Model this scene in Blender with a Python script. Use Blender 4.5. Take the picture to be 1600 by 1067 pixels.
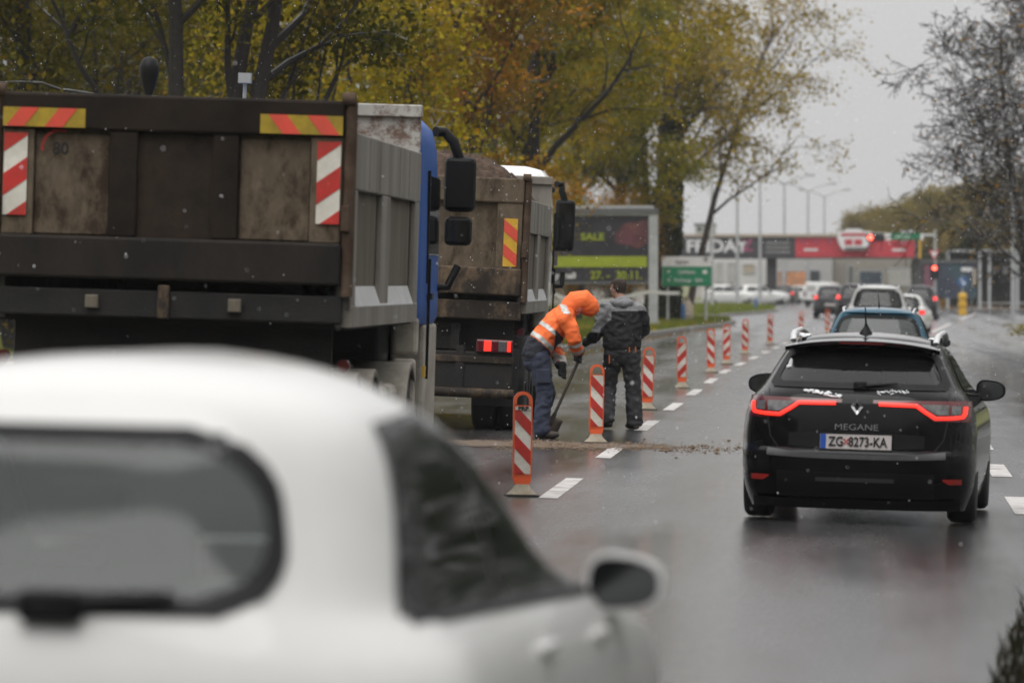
import bpy, bmesh, math, random
import numpy as np
from mathutils import Vector, Matrix, Euler
R = math.radians
SC = bpy.context.scene
for o in list(bpy.data.objects): bpy.data.objects.remove(o)
COL = SC.collection
# ---------------------------------------------------------------- camera
CAMZ, FPX, VPX, HZY = 1.85, 190 / 36 * 1600, 1350.0, 442.0
YAW = math.atan((VPX - 800) / FPX); PIT = math.atan((533.5 - HZY) / FPX)
cam = bpy.data.cameras.new('camera'); camo = bpy.data.objects.new('camera', cam); COL.objects.link(camo)
camo.location = (0, 0, CAMZ); camo.rotation_euler = (math.pi / 2 - PIT, 0, YAW)
cam.lens = 190; cam.sensor_width = 36; cam.clip_start = 0.5; cam.clip_end = 4000
cam.dof.use_dof = True; cam.dof.focus_distance = 54; cam.dof.aperture_fstop = 3.4; cam.dof.aperture_blades = 9
SC.camera = camo
# ---------------------------------------------------------------- sky: even overcast, brighter overhead
w = bpy.data.worlds.new('World'); SC.world = w; w.use_nodes = True
nt = w.node_tree; nt.nodes.clear()
SUN_EL, SUN_AZ = 66, 200          # soft light from behind the camera
def N(t, **k):
    n = nt.nodes.new(t)
    for a, b in k.items(): setattr(n, a, b)
    return n
sky = N('ShaderNodeTexSky', sky_type='NISHITA', sun_disc=False, sun_elevation=R(SUN_EL), sun_rotation=R(SUN_AZ), dust_density=4.0)
hs = N('ShaderNodeHueSaturation'); hs.inputs['Saturation'].default_value = 0.12
tc = N('ShaderNodeTexCoord'); sp = N('ShaderNodeSeparateXYZ')
mr = N('ShaderNodeMapRange'); mr.inputs['From Min'].default_value = 0; mr.inputs['From Max'].default_value = 1
mr.inputs['To Min'].default_value = 4.75; mr.inputs['To Max'].default_value = 12.5
cl = N('ShaderNodeCombineColor')
mx = N('ShaderNodeMix', data_type='RGBA'); mx.inputs['Factor'].default_value = 0.9
bg = N('ShaderNodeBackground'); bg.inputs['Strength'].default_value = 0.1
ou = N('ShaderNodeOutputWorld')
L = nt.links.new
L(sky.outputs[0], hs.inputs['Color']); L(tc.outputs['Generated'], sp.inputs[0]); L(sp.outputs['Z'], mr.inputs['Value'])
m2 = N('ShaderNodeMath', operation='MULTIPLY'); m2.inputs[1].default_value = 0.995; L(mr.outputs[0], m2.inputs[0])
m3 = N('ShaderNodeMath', operation='MULTIPLY'); m3.inputs[1].default_value = 0.998; L(mr.outputs[0], m3.inputs[0])
L(mr.outputs[0], cl.inputs[0]); L(m2.outputs[0], cl.inputs[1]); L(m3.outputs[0], cl.inputs[2])
L(hs.outputs[0], mx.inputs[6]); L(cl.outputs[0], mx.inputs[7]); L(mx.outputs[2], bg.inputs['Color']); L(bg.outputs[0], ou.inputs[0])
sun = bpy.data.lights.new('sun', 'SUN'); sun.energy = 1.3; sun.angle = R(50); sun.color = (1, 0.985, 0.965)
suno = bpy.data.objects.new('sun', sun); COL.objects.link(suno); suno.location = (0, -20, 60)
# light travels away from the sun: sun stands behind the camera, slightly to the left
sd = Vector((math.sin(R(SUN_AZ)) * math.cos(R(SUN_EL)), math.cos(R(SUN_AZ)) * math.cos(R(SUN_EL)), math.sin(R(SUN_EL))))
suno.rotation_euler = (-sd).to_track_quat('-Z', 'Y').to_euler()
vs = SC.view_settings; vs.view_transform = 'Standard'; vs.look = 'None'; vs.exposure = 0.38; vs.gamma = 1; vs.use_curve_mapping = False
SC.cycles.use_denoising = True; SC.cycles.max_bounces = 4; SC.cycles.diffuse_bounces = 2; SC.cycles.glossy_bounces = 3; SC.cycles.transparent_max_bounces = 10; SC.cycles.volume_bounces = 0
SC.cycles.caustics_reflective = False; SC.cycles.caustics_refractive = False; SC.cycles.sample_clamp_indirect = 4
# ---------------------------------------------------------------- geometry of the place
CROSS = 0.028                      # crossfall of the road, falling to the right
def gz(x, y=0): return -CROSS * max(-9.0, min(8.0, x))
ca, sa, cp, sp_ = math.cos(YAW), math.sin(YAW), math.cos(PIT), math.sin(PIT)
FW = Vector((-sa * cp, ca * cp, -sp_)); RT = Vector((ca, sa, 0)); UP = RT.cross(FW)
def ray(px, py): return FW + RT * ((px - 800) / FPX) - UP * ((py - 533.5) / FPX)
def P(px, py, Y):                  # point of the place seen at a photo pixel, at distance Y down the road
    d = ray(px, py); return Vector((0, 0, CAMZ)) + d * (Y / d.y)
def G(px, py):                     # the same, on the ground
    d = ray(px, py); Y = 50.0
    for _ in range(60):
        p = P(px, py, Y); h = p.z - gz(p.x); Y *= 1 + 0.7 * h / (CAMZ - p.z + 1e-9); Y = max(3, min(900, Y))
    return P(px, py, Y)
# ---------------------------------------------------------------- mesh helpers
class MB:
    def __init__(s): s.v = []; s.f = []
    def add(s, vs_, fs):
        o = len(s.v); s.v += [tuple(p) for p in vs_]; s.f += [tuple(i + o for i in f) for f in fs]; return s
    def box(s, x0, x1, y0, y1, z0, z1):
        return s.add([(x0,y0,z0),(x1,y0,z0),(x1,y1,z0),(x0,y1,z0),(x0,y0,z1),(x1,y0,z1),(x1,y1,z1),(x0,y1,z1)],
                     [(0,3,2,1),(4,5,6,7),(0,1,5,4),(1,2,6,5),(2,3,7,6),(3,0,4,7)])
    def prism(s, poly, axis, a0, a1):   # poly in the two other axes (order x,y,z without axis)
        def q(p, a):
            p = list(p); p.insert('xyz'.index(axis), a); return tuple(p)
        n = len(poly)
        return s.add([q(p, a0) for p in poly] + [q(p, a1) for p in poly],
                     [tuple(range(n)), tuple(range(2*n-1, n-1, -1))] + [(i, i+n, (i+1) % n + n, (i+1) % n) for i in range(n)])
    def tube(s, pts, r, n=8, sx=1.0):
        pts = [Vector(p) for p in pts]
        rr = r if isinstance(r, (list, tuple)) else [r] * len(pts)
        vs_, fs = [], []; prev = None
        for i, p in enumerate(pts):
            t = (pts[min(i+1, len(pts)-1)] - pts[max(i-1, 0)]).normalized()
            if prev is None:
                a = Vector((0,0,1)) if abs(t.z) < .9 else Vector((1,0,0)); u = t.cross(a).normalized()
            else: u = (prev - t * prev.dot(t)).normalized()
            prev = u; b = t.cross(u)
            for k in range(n):
                an = 2 * math.pi * k / n; vs_.append(p + (u * math.cos(an) * sx + b * math.sin(an)) * rr[i])
        m = len(pts)
        for i in range(m-1):
            for k in range(n): fs.append((i*n+k, i*n+(k+1)%n, (i+1)*n+(k+1)%n, (i+1)*n+k))
        fs += [tuple(range(n-1, -1, -1)), tuple(range((m-1)*n, m*n))]
        return s.add(vs_, fs)
    def cyl(s, c, axis, r, h, n=24):
        c = Vector(c); d = Vector([(1 if 'xyz'.index(axis) == i else 0) for i in range(3)])
        return s.tube([c - d*h/2, c + d*h/2], r, n)
    def rings(s, secs, caps=True):      # list of rings of equal length
        n = len(secs[0]); vs_ = [p for r_ in secs for p in r_]; fs = []
        for i in range(len(secs)-1):
            for k in range(n): fs.append((i*n+k, i*n+(k+1)%n, (i+1)*n+(k+1)%n, (i+1)*n+k))
        if caps: fs += [tuple(range(n-1,-1,-1)), tuple(range((len(secs)-1)*n, len(secs)*n))]
        return s.add(vs_, fs)
    def grid(s, rows):
        m = len(rows[0]); vs_ = [p for r_ in rows for p in r_]
        return s.add(vs_, [(i*m+k, i*m+k+1, (i+1)*m+k+1, (i+1)*m+k) for i in range(len(rows)-1) for k in range(m-1)])
    def ball(s, c, r, n=10, m=7, sc=(1,1,1)):
        secs = []
        for j in range(m+1):
            ph = -math.pi/2 + math.pi*j/m; rr = max(math.cos(ph), .02)
            secs.append([(c[0]+r*sc[0]*rr*math.cos(2*math.pi*k/n), c[1]+r*sc[1]*rr*math.sin(2*math.pi*k/n), c[2]+r*sc[2]*math.sin(ph)) for k in range(n)])
        return s.rings(secs)
    def lathe(s, prof, n=24, axis='z', c=(0,0,0)):
        secs = []
        for (r_, h) in prof:
            ring = []
            for k in range(n):
                a, b = r_*math.cos(2*math.pi*k/n), r_*math.sin(2*math.pi*k/n)
                q = {'z': (a, b, h), 'x': (h, a, b), 'y': (a, h, b)}[axis]
                ring.append((q[0]+c[0], q[1]+c[1], q[2]+c[2]))
            secs.append(ring)
        return s.rings(secs)
    def mesh(s, name):
        me = bpy.data.meshes.new(name); me.from_pydata(s.v, [], s.f); me.validate()
        bm = bmesh.new(); bm.from_mesh(me); bmesh.ops.recalc_face_normals(bm, faces=bm.faces); bm.to_mesh(me); bm.free()
        return me
    def obj(s, name, mat, parent=None, smooth=0, bevel=0):
        me = s.mesh(name); return link(name, me, mat, parent, smooth, bevel)
def link(name, me, mat, parent=None, smooth=0, bevel=0):
    o = bpy.data.objects.new(name, me); COL.objects.link(o)
    if mat is not None:
        me.materials.clear(); me.materials.append(mat)
    if parent is not None: o.parent = parent
    if smooth:
        me.polygons.foreach_set('use_smooth', [True] * len(me.polygons)); me.set_sharp_from_angle(angle=R(smooth))
    if bevel:
        b = o.modifiers.new('bevel', 'BEVEL'); b.width = bevel; b.segments = 2; b.limit_method = 'ANGLE'; b.angle_limit = R(35)
    return o
def thing(name, label, cat, loc=(0,0,0), rot=(0,0,0), group=None):
    o = bpy.data.objects.new(name, None); COL.objects.link(o); o.location = loc; o.rotation_euler = rot
    o.empty_display_size = .2
    return tag(o, label, cat, group)
def tag(o, label, cat=None, group=None, kind=None):
    o['label'] = label
    if cat: o['category'] = cat
    if group: o['group'] = group
    if kind: o['kind'] = kind
    return o
def copy_tree(o, parent=None):
    c = o.copy(); COL.objects.link(c); c.parent = parent
    for ch in o.children: copy_tree(ch, c)
    return c
def bake(o):                       # apply the modifiers of an object to a mesh
    dg = bpy.context.evaluated_depsgraph_get(); dg.update()
    me = bpy.data.meshes.new_from_object(o.evaluated_get(dg)); return me
def text(s_, size, mat, parent, loc, rot=(math.pi/2,0,0), name='lettering', align='CENTER', depth=.003, sx=1.0, bold=0.0):
    cu = bpy.data.curves.new(name, 'FONT'); cu.body = s_; cu.size = size; cu.extrude = depth; cu.offset = bold
    cu.align_x = align; cu.align_y = 'CENTER'; cu.resolution_u = 3
    t = bpy.data.objects.new(name, cu); COL.objects.link(t); me = bake(t); bpy.data.objects.remove(t)
    o = link(name, me, mat, parent); o.location = loc; o.rotation_euler = rot; o.scale = (sx, 1, 1); return o
# ---------------------------------------------------------------- materials
def mat(name, col, rough=.6, metal=0, var=.12, scale=6, col2=None, mix2=.5, bump=0, bscale=40, coat=0, emit=None, es=0, stretch=None, spec=.5, thr=(.42,.62), coords='Object'):
    m = bpy.data.materials.new(name); m.use_nodes = True; t = m.node_tree; b = t.nodes['Principled BSDF']
    b.inputs['Roughness'].default_value = rough; b.inputs['Metallic'].default_value = metal
    b.inputs['Coat Weight'].default_value = coat; b.inputs['Coat Roughness'].default_value = .06
    b.inputs['Specular IOR Level'].default_value = spec
    co = t.nodes.new('ShaderNodeTexCoord'); mp = t.nodes.new('ShaderNodeMapping')
    if stretch: mp.inputs['Scale'].default_value = stretch
    t.links.new(co.outputs[coords], mp.inputs[0])
    n = t.nodes.new('ShaderNodeTexNoise'); n.inputs['Scale'].default_value = scale; n.inputs['Detail'].default_value = 6; n.inputs['Roughness'].default_value = .65
    t.links.new(mp.outputs[0], n.inputs['Vector'])
    r_ = t.nodes.new('ShaderNodeValToRGB'); e = r_.color_ramp.elements
    c = np.array(col[:3]); e[0].position = .3; e[1].position = .7
    e[0].color = (*np.clip(c*(1-var), 0, 1), 1); e[1].color = (*np.clip(c*(1+var), 0, 1), 1)
    t.links.new(n.outputs[0], r_.inputs[0]); src = r_.outputs[0]
    if col2 is not None:
        n2 = t.nodes.new('ShaderNodeTexNoise'); n2.inputs['Scale'].default_value = scale*.45; n2.inputs['Detail'].default_value = 8; n2.inputs['Roughness'].default_value = .72
        t.links.new(mp.outputs[0], n2.inputs['Vector'])
        r2 = t.nodes.new('ShaderNodeValToRGB'); r2.color_ramp.elements[0].position = thr[0]; r2.color_ramp.elements[1].position = thr[1]
        t.links.new(n2.outputs[0], r2.inputs[0])
        mm = t.nodes.new('ShaderNodeMath'); mm.operation = 'MULTIPLY'; mm.inputs[1].default_value = mix2; t.links.new(r2.outputs[0], mm.inputs[0])
        x = t.nodes.new('ShaderNodeMix'); x.data_type = 'RGBA'; t.links.new(mm.outputs[0], x.inputs[0]); t.links.new(src, x.inputs[6]); x.inputs[7].default_value = (*col2[:3], 1)
        src = x.outputs[2]
    t.links.new(src, b.inputs['Base Color'])
    if bump:
        nb = t.nodes.new('ShaderNodeTexNoise'); nb.inputs['Scale'].default_value = bscale; nb.inputs['Detail'].default_value = 5
        t.links.new(mp.outputs[0], nb.inputs['Vector'])
        bu = t.nodes.new('ShaderNodeBump'); bu.inputs['Strength'].default_value = bump; bu.inputs['Distance'].default_value = .02
        t.links.new(nb.outputs[0], bu.inputs['Height']); t.links.new(bu.outputs[0], b.inputs['Normal'])
    if emit is not None:
        b.inputs['Emission Color'].default_value = (*emit, 1); b.inputs['Emission Strength'].default_value = es
    return m
def glassmat(name, tint, see, rough=.04, fog=(.03,.032,.03)):
    m = bpy.data.materials.new(name); m.use_nodes = True; t = m.node_tree; t.nodes.clear()
    o = t.nodes.new('ShaderNodeOutputMaterial'); tr = t.nodes.new('ShaderNodeBsdfTransparent'); tr.inputs[0].default_value = (*tint, 1)
    df = t.nodes.new('ShaderNodeBsdfDiffuse'); df.inputs[0].default_value = (*fog,1)
    gl = t.nodes.new('ShaderNodeBsdfGlossy'); gl.inputs['Roughness'].default_value = rough
    a = t.nodes.new('ShaderNodeMixShader'); a.inputs[0].default_value = see; b = t.nodes.new('ShaderNodeMixShader')
    fr = t.nodes.new('ShaderNodeFresnel'); fr.inputs[0].default_value = 1.5
    n = t.nodes.new('ShaderNodeTexNoise'); n.inputs['Scale'].default_value = 3
    bu = t.nodes.new('ShaderNodeBump'); bu.inputs['Strength'].default_value = .02; t.links.new(n.outputs[0], bu.inputs['Height']); t.links.new(bu.outputs[0], gl.inputs['Normal'])
    l = t.links.new; l(df.outputs[0], a.inputs[1]); l(tr.outputs[0], a.inputs[2]); l(fr.outputs[0], b.inputs[0]); l(a.outputs[0], b.inputs[1]); l(gl.outputs[0], b.inputs[2]); l(b.outputs[0], o.inputs[0])
    return m
M = {}
M['rubber'] = mat('rubber', (.018,.018,.018), .7, bump=.15)
M['black'] = mat('black_plastic', (.007,.007,.0075), .5, bump=.05, bscale=120, spec=.2)
M['dark'] = mat('dark_interior', (.03,.03,.032), .85)
M['chrome'] = mat('chrome', (.75,.75,.76), .15, 1, var=.03)
M['silver'] = mat('silver_trim', (.62,.62,.62), .35, .5, var=.05)
M['steel'] = mat('galvanised_steel', (.42,.43,.43), .5, .4, var=.15, scale=3)
M['white'] = mat('white_paint', (.78,.78,.76), .4, var=.05)
M['red_refl'] = mat('red_reflective', (.55,.03,.025), .45, var=.18, col2=(.25,.05,.03), mix2=.5)
M['white_refl'] = mat('white_reflective', (.75,.72,.64), .45, var=.08, col2=(.35,.3,.22), mix2=.4)
M['brake'] = mat('brake_light_lit', (.35,.008,.006), .3, emit=(1,.028,.016), es=1.5, var=.02)
M['tail'] = mat('tail_light_lens', (.10,.004,.005), .2, coat=.6, var=.05)
M['clear'] = mat('clear_lamp_lens', (.10,.097,.097), .12, coat=.8, var=.4, scale=25)
M['plate'] = mat('number_plate_white', (.6,.55,.53), .45, var=.04)
M['plate_blue'] = mat('number_plate_blue', (.02,.09,.42), .45, var=.04)
M['ink'] = mat('black_ink', (.015,.015,.015), .6, var=.04)
M['snow'] = mat('wet_snow', (.85,.86,.88), .6, var=.04, bump=.3, bscale=60)
M['mirror'] = mat('mirror_glass', (.13,.135,.14), .08, 1, var=.03)
M['glass'] = glassmat('window_glass', (.75,.82,.8), .82)
M['glass_fog'] = glassmat('misted_window_glass', (.85,.9,.88), .62, fog=(.12,.135,.13))
M['glass_tint'] = glassmat('tinted_side_glass', (.2,.2,.2), 0, fog=(.016,.018,.017))
M['glass_dark'] = glassmat('privacy_glass', (.22,.24,.23), .75)
# ================================================================ the setting
def asphalt():
    m = bpy.data.materials.new('wet_asphalt'); m.use_nodes = True; t = m.node_tree; b = t.nodes['Principled BSDF']
    co = t.nodes.new('ShaderNodeTexCoord'); l = t.links.new
    def noise(scale, det=6, st=None, ro=.6):
        n = t.nodes.new('ShaderNodeTexNoise'); n.inputs['Scale'].default_value = scale; n.inputs['Detail'].default_value = det; n.inputs['Roughness'].default_value = ro
        mp = t.nodes.new('ShaderNodeMapping'); mp.inputs['Scale'].default_value = st or (1,1,1)
        l(co.outputs['Object'], mp.inputs[0]); l(mp.outputs[0], n.inputs['Vector']); return n
    fine = noise(45, 4); big = noise(.55, 6, (1,.22,1)); streak = noise(1.6, 6, (1,.05,1)); blot = noise(.9, 7)
    r1 = t.nodes.new('ShaderNodeValToRGB'); r1.color_ramp.elements[0].position = .3; r1.color_ramp.elements[1].position = .72
    r1.color_ramp.elements[0].color = (.012,.012,.0125,1); r1.color_ramp.elements[1].color = (.055,.054,.053,1)
    ad = t.nodes.new('ShaderNodeMath'); ad.operation = 'MULTIPLY_ADD'; ad.inputs[1].default_value = .35; l(fine.outputs[0], ad.inputs[0])
    m5 = t.nodes.new('ShaderNodeMath'); m5.operation = 'MULTIPLY'; m5.inputs[1].default_value = .65; l(big.outputs[0], m5.inputs[0]); l(m5.outputs[0], ad.inputs[2])
    l(ad.outputs[0], r1.inputs[0])
    # brown dirt washed over the surface in places
    r3 = t.nodes.new('ShaderNodeValToRGB'); r3.color_ramp.elements[0].position = .6; r3.color_ramp.elements[1].position = .78; l(blot.outputs[0], r3.inputs[0])
    m6 = t.nodes.new('ShaderNodeMath'); m6.operation = 'MULTIPLY'; m6.inputs[1].default_value = .15; l(r3.outputs[0], m6.inputs[0])
    x = t.nodes.new('ShaderNodeMix'); x.data_type = 'RGBA'; l(m6.outputs[0], x.inputs[0]); l(r1.outputs[0], x.inputs[6]); x.inputs[7].default_value = (.06,.055,.05,1)
    l(x.outputs[2], b.inputs['Base Color'])
    r2 = t.nodes.new('ShaderNodeValToRGB'); r2.color_ramp.elements[0].position = .32; r2.color_ramp.elements[1].position = .7
    r2.color_ramp.elements[0].color = (.06,.06,.06,1); r2.color_ramp.elements[1].color = (.34,.34,.34,1)
    m7 = t.nodes.new('ShaderNodeMath'); m7.operation = 'ADD'; l(streak.outputs[0], m7.inputs[0]); l(big.outputs[0], m7.inputs[1])
    m8 = t.nodes.new('ShaderNodeMath'); m8.operation = 'MULTIPLY'; m8.inputs[1].default_value = .5; l(m7.outputs[0], m8.inputs[0]); l(m8.outputs[0], r2.inputs[0])
    # wheel tracks: worn smooth and dark, two to a lane
    sx = t.nodes.new('ShaderNodeSeparateXYZ'); l(co.outputs['Object'], sx.inputs[0])
    wob = noise(.05, 2); wa = t.nodes.new('ShaderNodeMath'); wa.operation = 'MULTIPLY_ADD'; wa.inputs[1].default_value = 1.4; l(wob.outputs[0], wa.inputs[0]); l(sx.outputs['X'], wa.inputs[2])
    sn = t.nodes.new('ShaderNodeMath'); sn.operation = 'MULTIPLY'; sn.inputs[1].default_value = 2*math.pi/1.95; l(wa.outputs[0], sn.inputs[0])
    s2 = t.nodes.new('ShaderNodeMath'); s2.operation = 'SINE'; l(sn.outputs[0], s2.inputs[0])
    tr = t.nodes.new('ShaderNodeMath'); tr.operation = 'MULTIPLY_ADD'; tr.inputs[1].default_value = .07; l(s2.outputs[0], tr.inputs[0]); l(r2.outputs[0], tr.inputs[2])
    gr = noise(28, 5, None, .8); g2 = t.nodes.new('ShaderNodeMath'); g2.operation = 'MULTIPLY_ADD'; g2.inputs[1].default_value = .34; l(gr.outputs[0], g2.inputs[0]); g3 = t.nodes.new('ShaderNodeMath'); g3.operation = 'SUBTRACT'; g3.inputs[1].default_value = .17; l(tr.outputs[0], g3.inputs[0]); l(g3.outputs[0], g2.inputs[2])
    mxr = t.nodes.new('ShaderNodeMath'); mxr.operation = 'MAXIMUM'; mxr.inputs[1].default_value = .07; l(g2.outputs[0], mxr.inputs[0])
    l(mxr.outputs[0], b.inputs['Roughness']); b.inputs['Specular IOR Level'].default_value = .5
    bu = t.nodes.new('ShaderNodeBump'); bu.inputs['Strength'].default_value = .5; bu.inputs['Distance'].default_value = .004
    n9 = noise(60, 3); l(n9.outputs[0], bu.inputs['Height']); l(bu.outputs[0], b.inputs['Normal'])
    return m
M['asphalt'] = asphalt()
M['paint'] = mat('road_paint', (.5,.48,.46), .45, var=.2, scale=7, col2=(.13,.10,.09), mix2=.75, thr=(.47,.62), spec=.4)
M['grass'] = mat('lawn_soil_grass', (.085,.105,.022), .9, var=.45, scale=1.2, col2=(.15,.11,.035), mix2=.7, bump=.4, bscale=12)
M['kerb'] = mat('kerb_concrete', (.22,.21,.2), .75, var=.25, scale=2, col2=(.07,.065,.05), mix2=.7)
def sheet(name, xs, ys, dz, m, parent=None):
    mb = MB(); mb.grid([[(x, y, gz(x) + dz) for x in xs] for y in ys]); return mb.obj(name, m, parent)
fx = [-1500,-400,-60,-30,-9,-6,-3,0,3,6,8,30,60,400,1500]
tag(sheet('ground', fx, [-200,0,200,420,600,1200,3000], -.06, M['grass']), 'dull grass and soil around the road', kind='structure')
road = tag(sheet('road', [-60,-30,-9,-6,-3,0,3,6,8,30,60], [-60,0,50,100,200,300,385,470], 0, M['asphalt']), 'wet grey asphalt road', kind='structure')
def lineX(Y): return float(np.interp(Y, [0,44,75,108,127,160,200,240,300], [-2.5,-2.6,-2.72,-2.78,-2.62,-2.3,-1.5,-.4,2]))
def dash(pts, wd=.15):
    mb = MB(); row = []
    for x, y in pts: row.append([(x-wd/2, y, gz(x-wd/2)+.004), (x+wd/2, y, gz(x+wd/2)+.004)])
    mb.grid(row); return mb.obj('lane_dash', M['paint'], road)
for k in range(-3, 14):
    y0 = 44.5 + 10.2*k
    dash([(lineX(y0+i*1.15), y0+i*1.15) for i in range(5)], .16)
for (a, b) in (((1583,800),(1550.5,745)), ((1566,765),(1540,717)), ((1455,520),(1484,506)), ((1501,499),(1524,490)), ((1372,600),(1374,575))):
    p, q = G(*a), G(*b)
    if a[0] in (1583, 1566): continue
    dash([(p.x, p.y), (q.x, q.y)], .2)
for k in range(6):                 # the dashes to the right of the estate car
    y0 = 44.2 + 8.6*k; dash([(1.33+.0008*(k*8)**1.4, y0), (1.33+.0008*(k*8+3)**1.4, y0+3.6)], .2)
# left lawns with kerbs
def lawn(name, edge, xl, label):
    mb = MB(); rows = []
    for (x, y) in edge: rows.append([(xx, y, gz(xx) + .13) for xx in [xl, -30, -9.6, x]])
    mb.grid(rows); o = tag(mb.obj(name, M['grass']), label, kind='structure')
    kb = MB()
    for (x0, y0), (x1, y1) in zip(edge[:-1], edge[1:]):
        a = [(x0, y0, gz(x0)-.02), (x0+.16, y0, gz(x0)-.02), (x0+.15, y0, gz(x0)+.14), (x0-.02, y0, gz(x0)+.15)]
        b = [(x1, y1, gz(x1)-.02), (x1+.16, y1, gz(x1)-.02), (x1+.15, y1, gz(x1)+.14), (x1-.02, y1, gz(x1)+.15)]
        kb.rings([a, b])
    kb.obj('kerb', M['kerb'], o); return o
EDGE1 = [(-7.9,-40),(-7.7,40),(-7.5,90)]+[tuple(G(*q)[:2]) for q in ((905,544),(1004,527),(1075,517),(1120,511),(1141,507.5),(1144,505),(1138,502.5))]
EDGE1 += [(EDGE1[-1][0]-1.3, EDGE1[-1][1]+3), (-9.2, EDGE1[-1][1]+10)]
EDGE2 = [(-9.2, EDGE1[-1][1]+.5)]+[tuple(G(*q)[:2]) for q in ((1120,495.5),(1150,493),(1190,490),(1211,487),(1213,484.5),(1206,482))]; EDGE2 += [(-9.2, EDGE2[-1][1]+3)]
lawn('lawn', EDGE1, -60, 'grass lawn beside the left lane with fallen leaves')
lawn('lawn', EDGE2, -60, 'farther grass lawn past the side street')
# right verge and far kerb
mb = MB(); mb.grid([[(x, y, gz(x)+.12) for x in (xe, xe+4, 30, 60)] for (y, xe) in ((80,4.6),(120,5.0),(160,5.6),(200,6.1),(240,7.6),(290,12),(340,22))])
tag(mb.obj('verge', M['grass']), 'grass verge under the bare tree on the right', kind='structure')
mb = MB(); mb.grid([[(x, y, gz(x)+.13) for x in (3.6, 8, 30, 60)] for y in (384, 400, 470)])
vf = tag(mb.obj('pavement', M['kerb']), 'pavement beyond the crossing on the right', kind='structure')
MB().box(3.4, 60, 383.7, 384.0, -.4, .0).obj('kerb', M['kerb'], vf)
isl = [(-.3,6),(.15,12),(.42,20),(.56,24.5),(.74,28.5),(.95,31.5),(1.3,33),(2.2,33.6)]
mb = MB(); mb.grid([[(x, y, gz(x)+.012), (3.2, y, gz(3.2)+.012)] for x, y in isl])
tag(mb.obj('traffic_island', mat('dark_island_soil', (.03,.028,.02), .9, var=.6, scale=9, col2=(.08,.08,.075), mix2=.8)), 'overgrown traffic island at the lower right', kind='structure')
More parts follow.
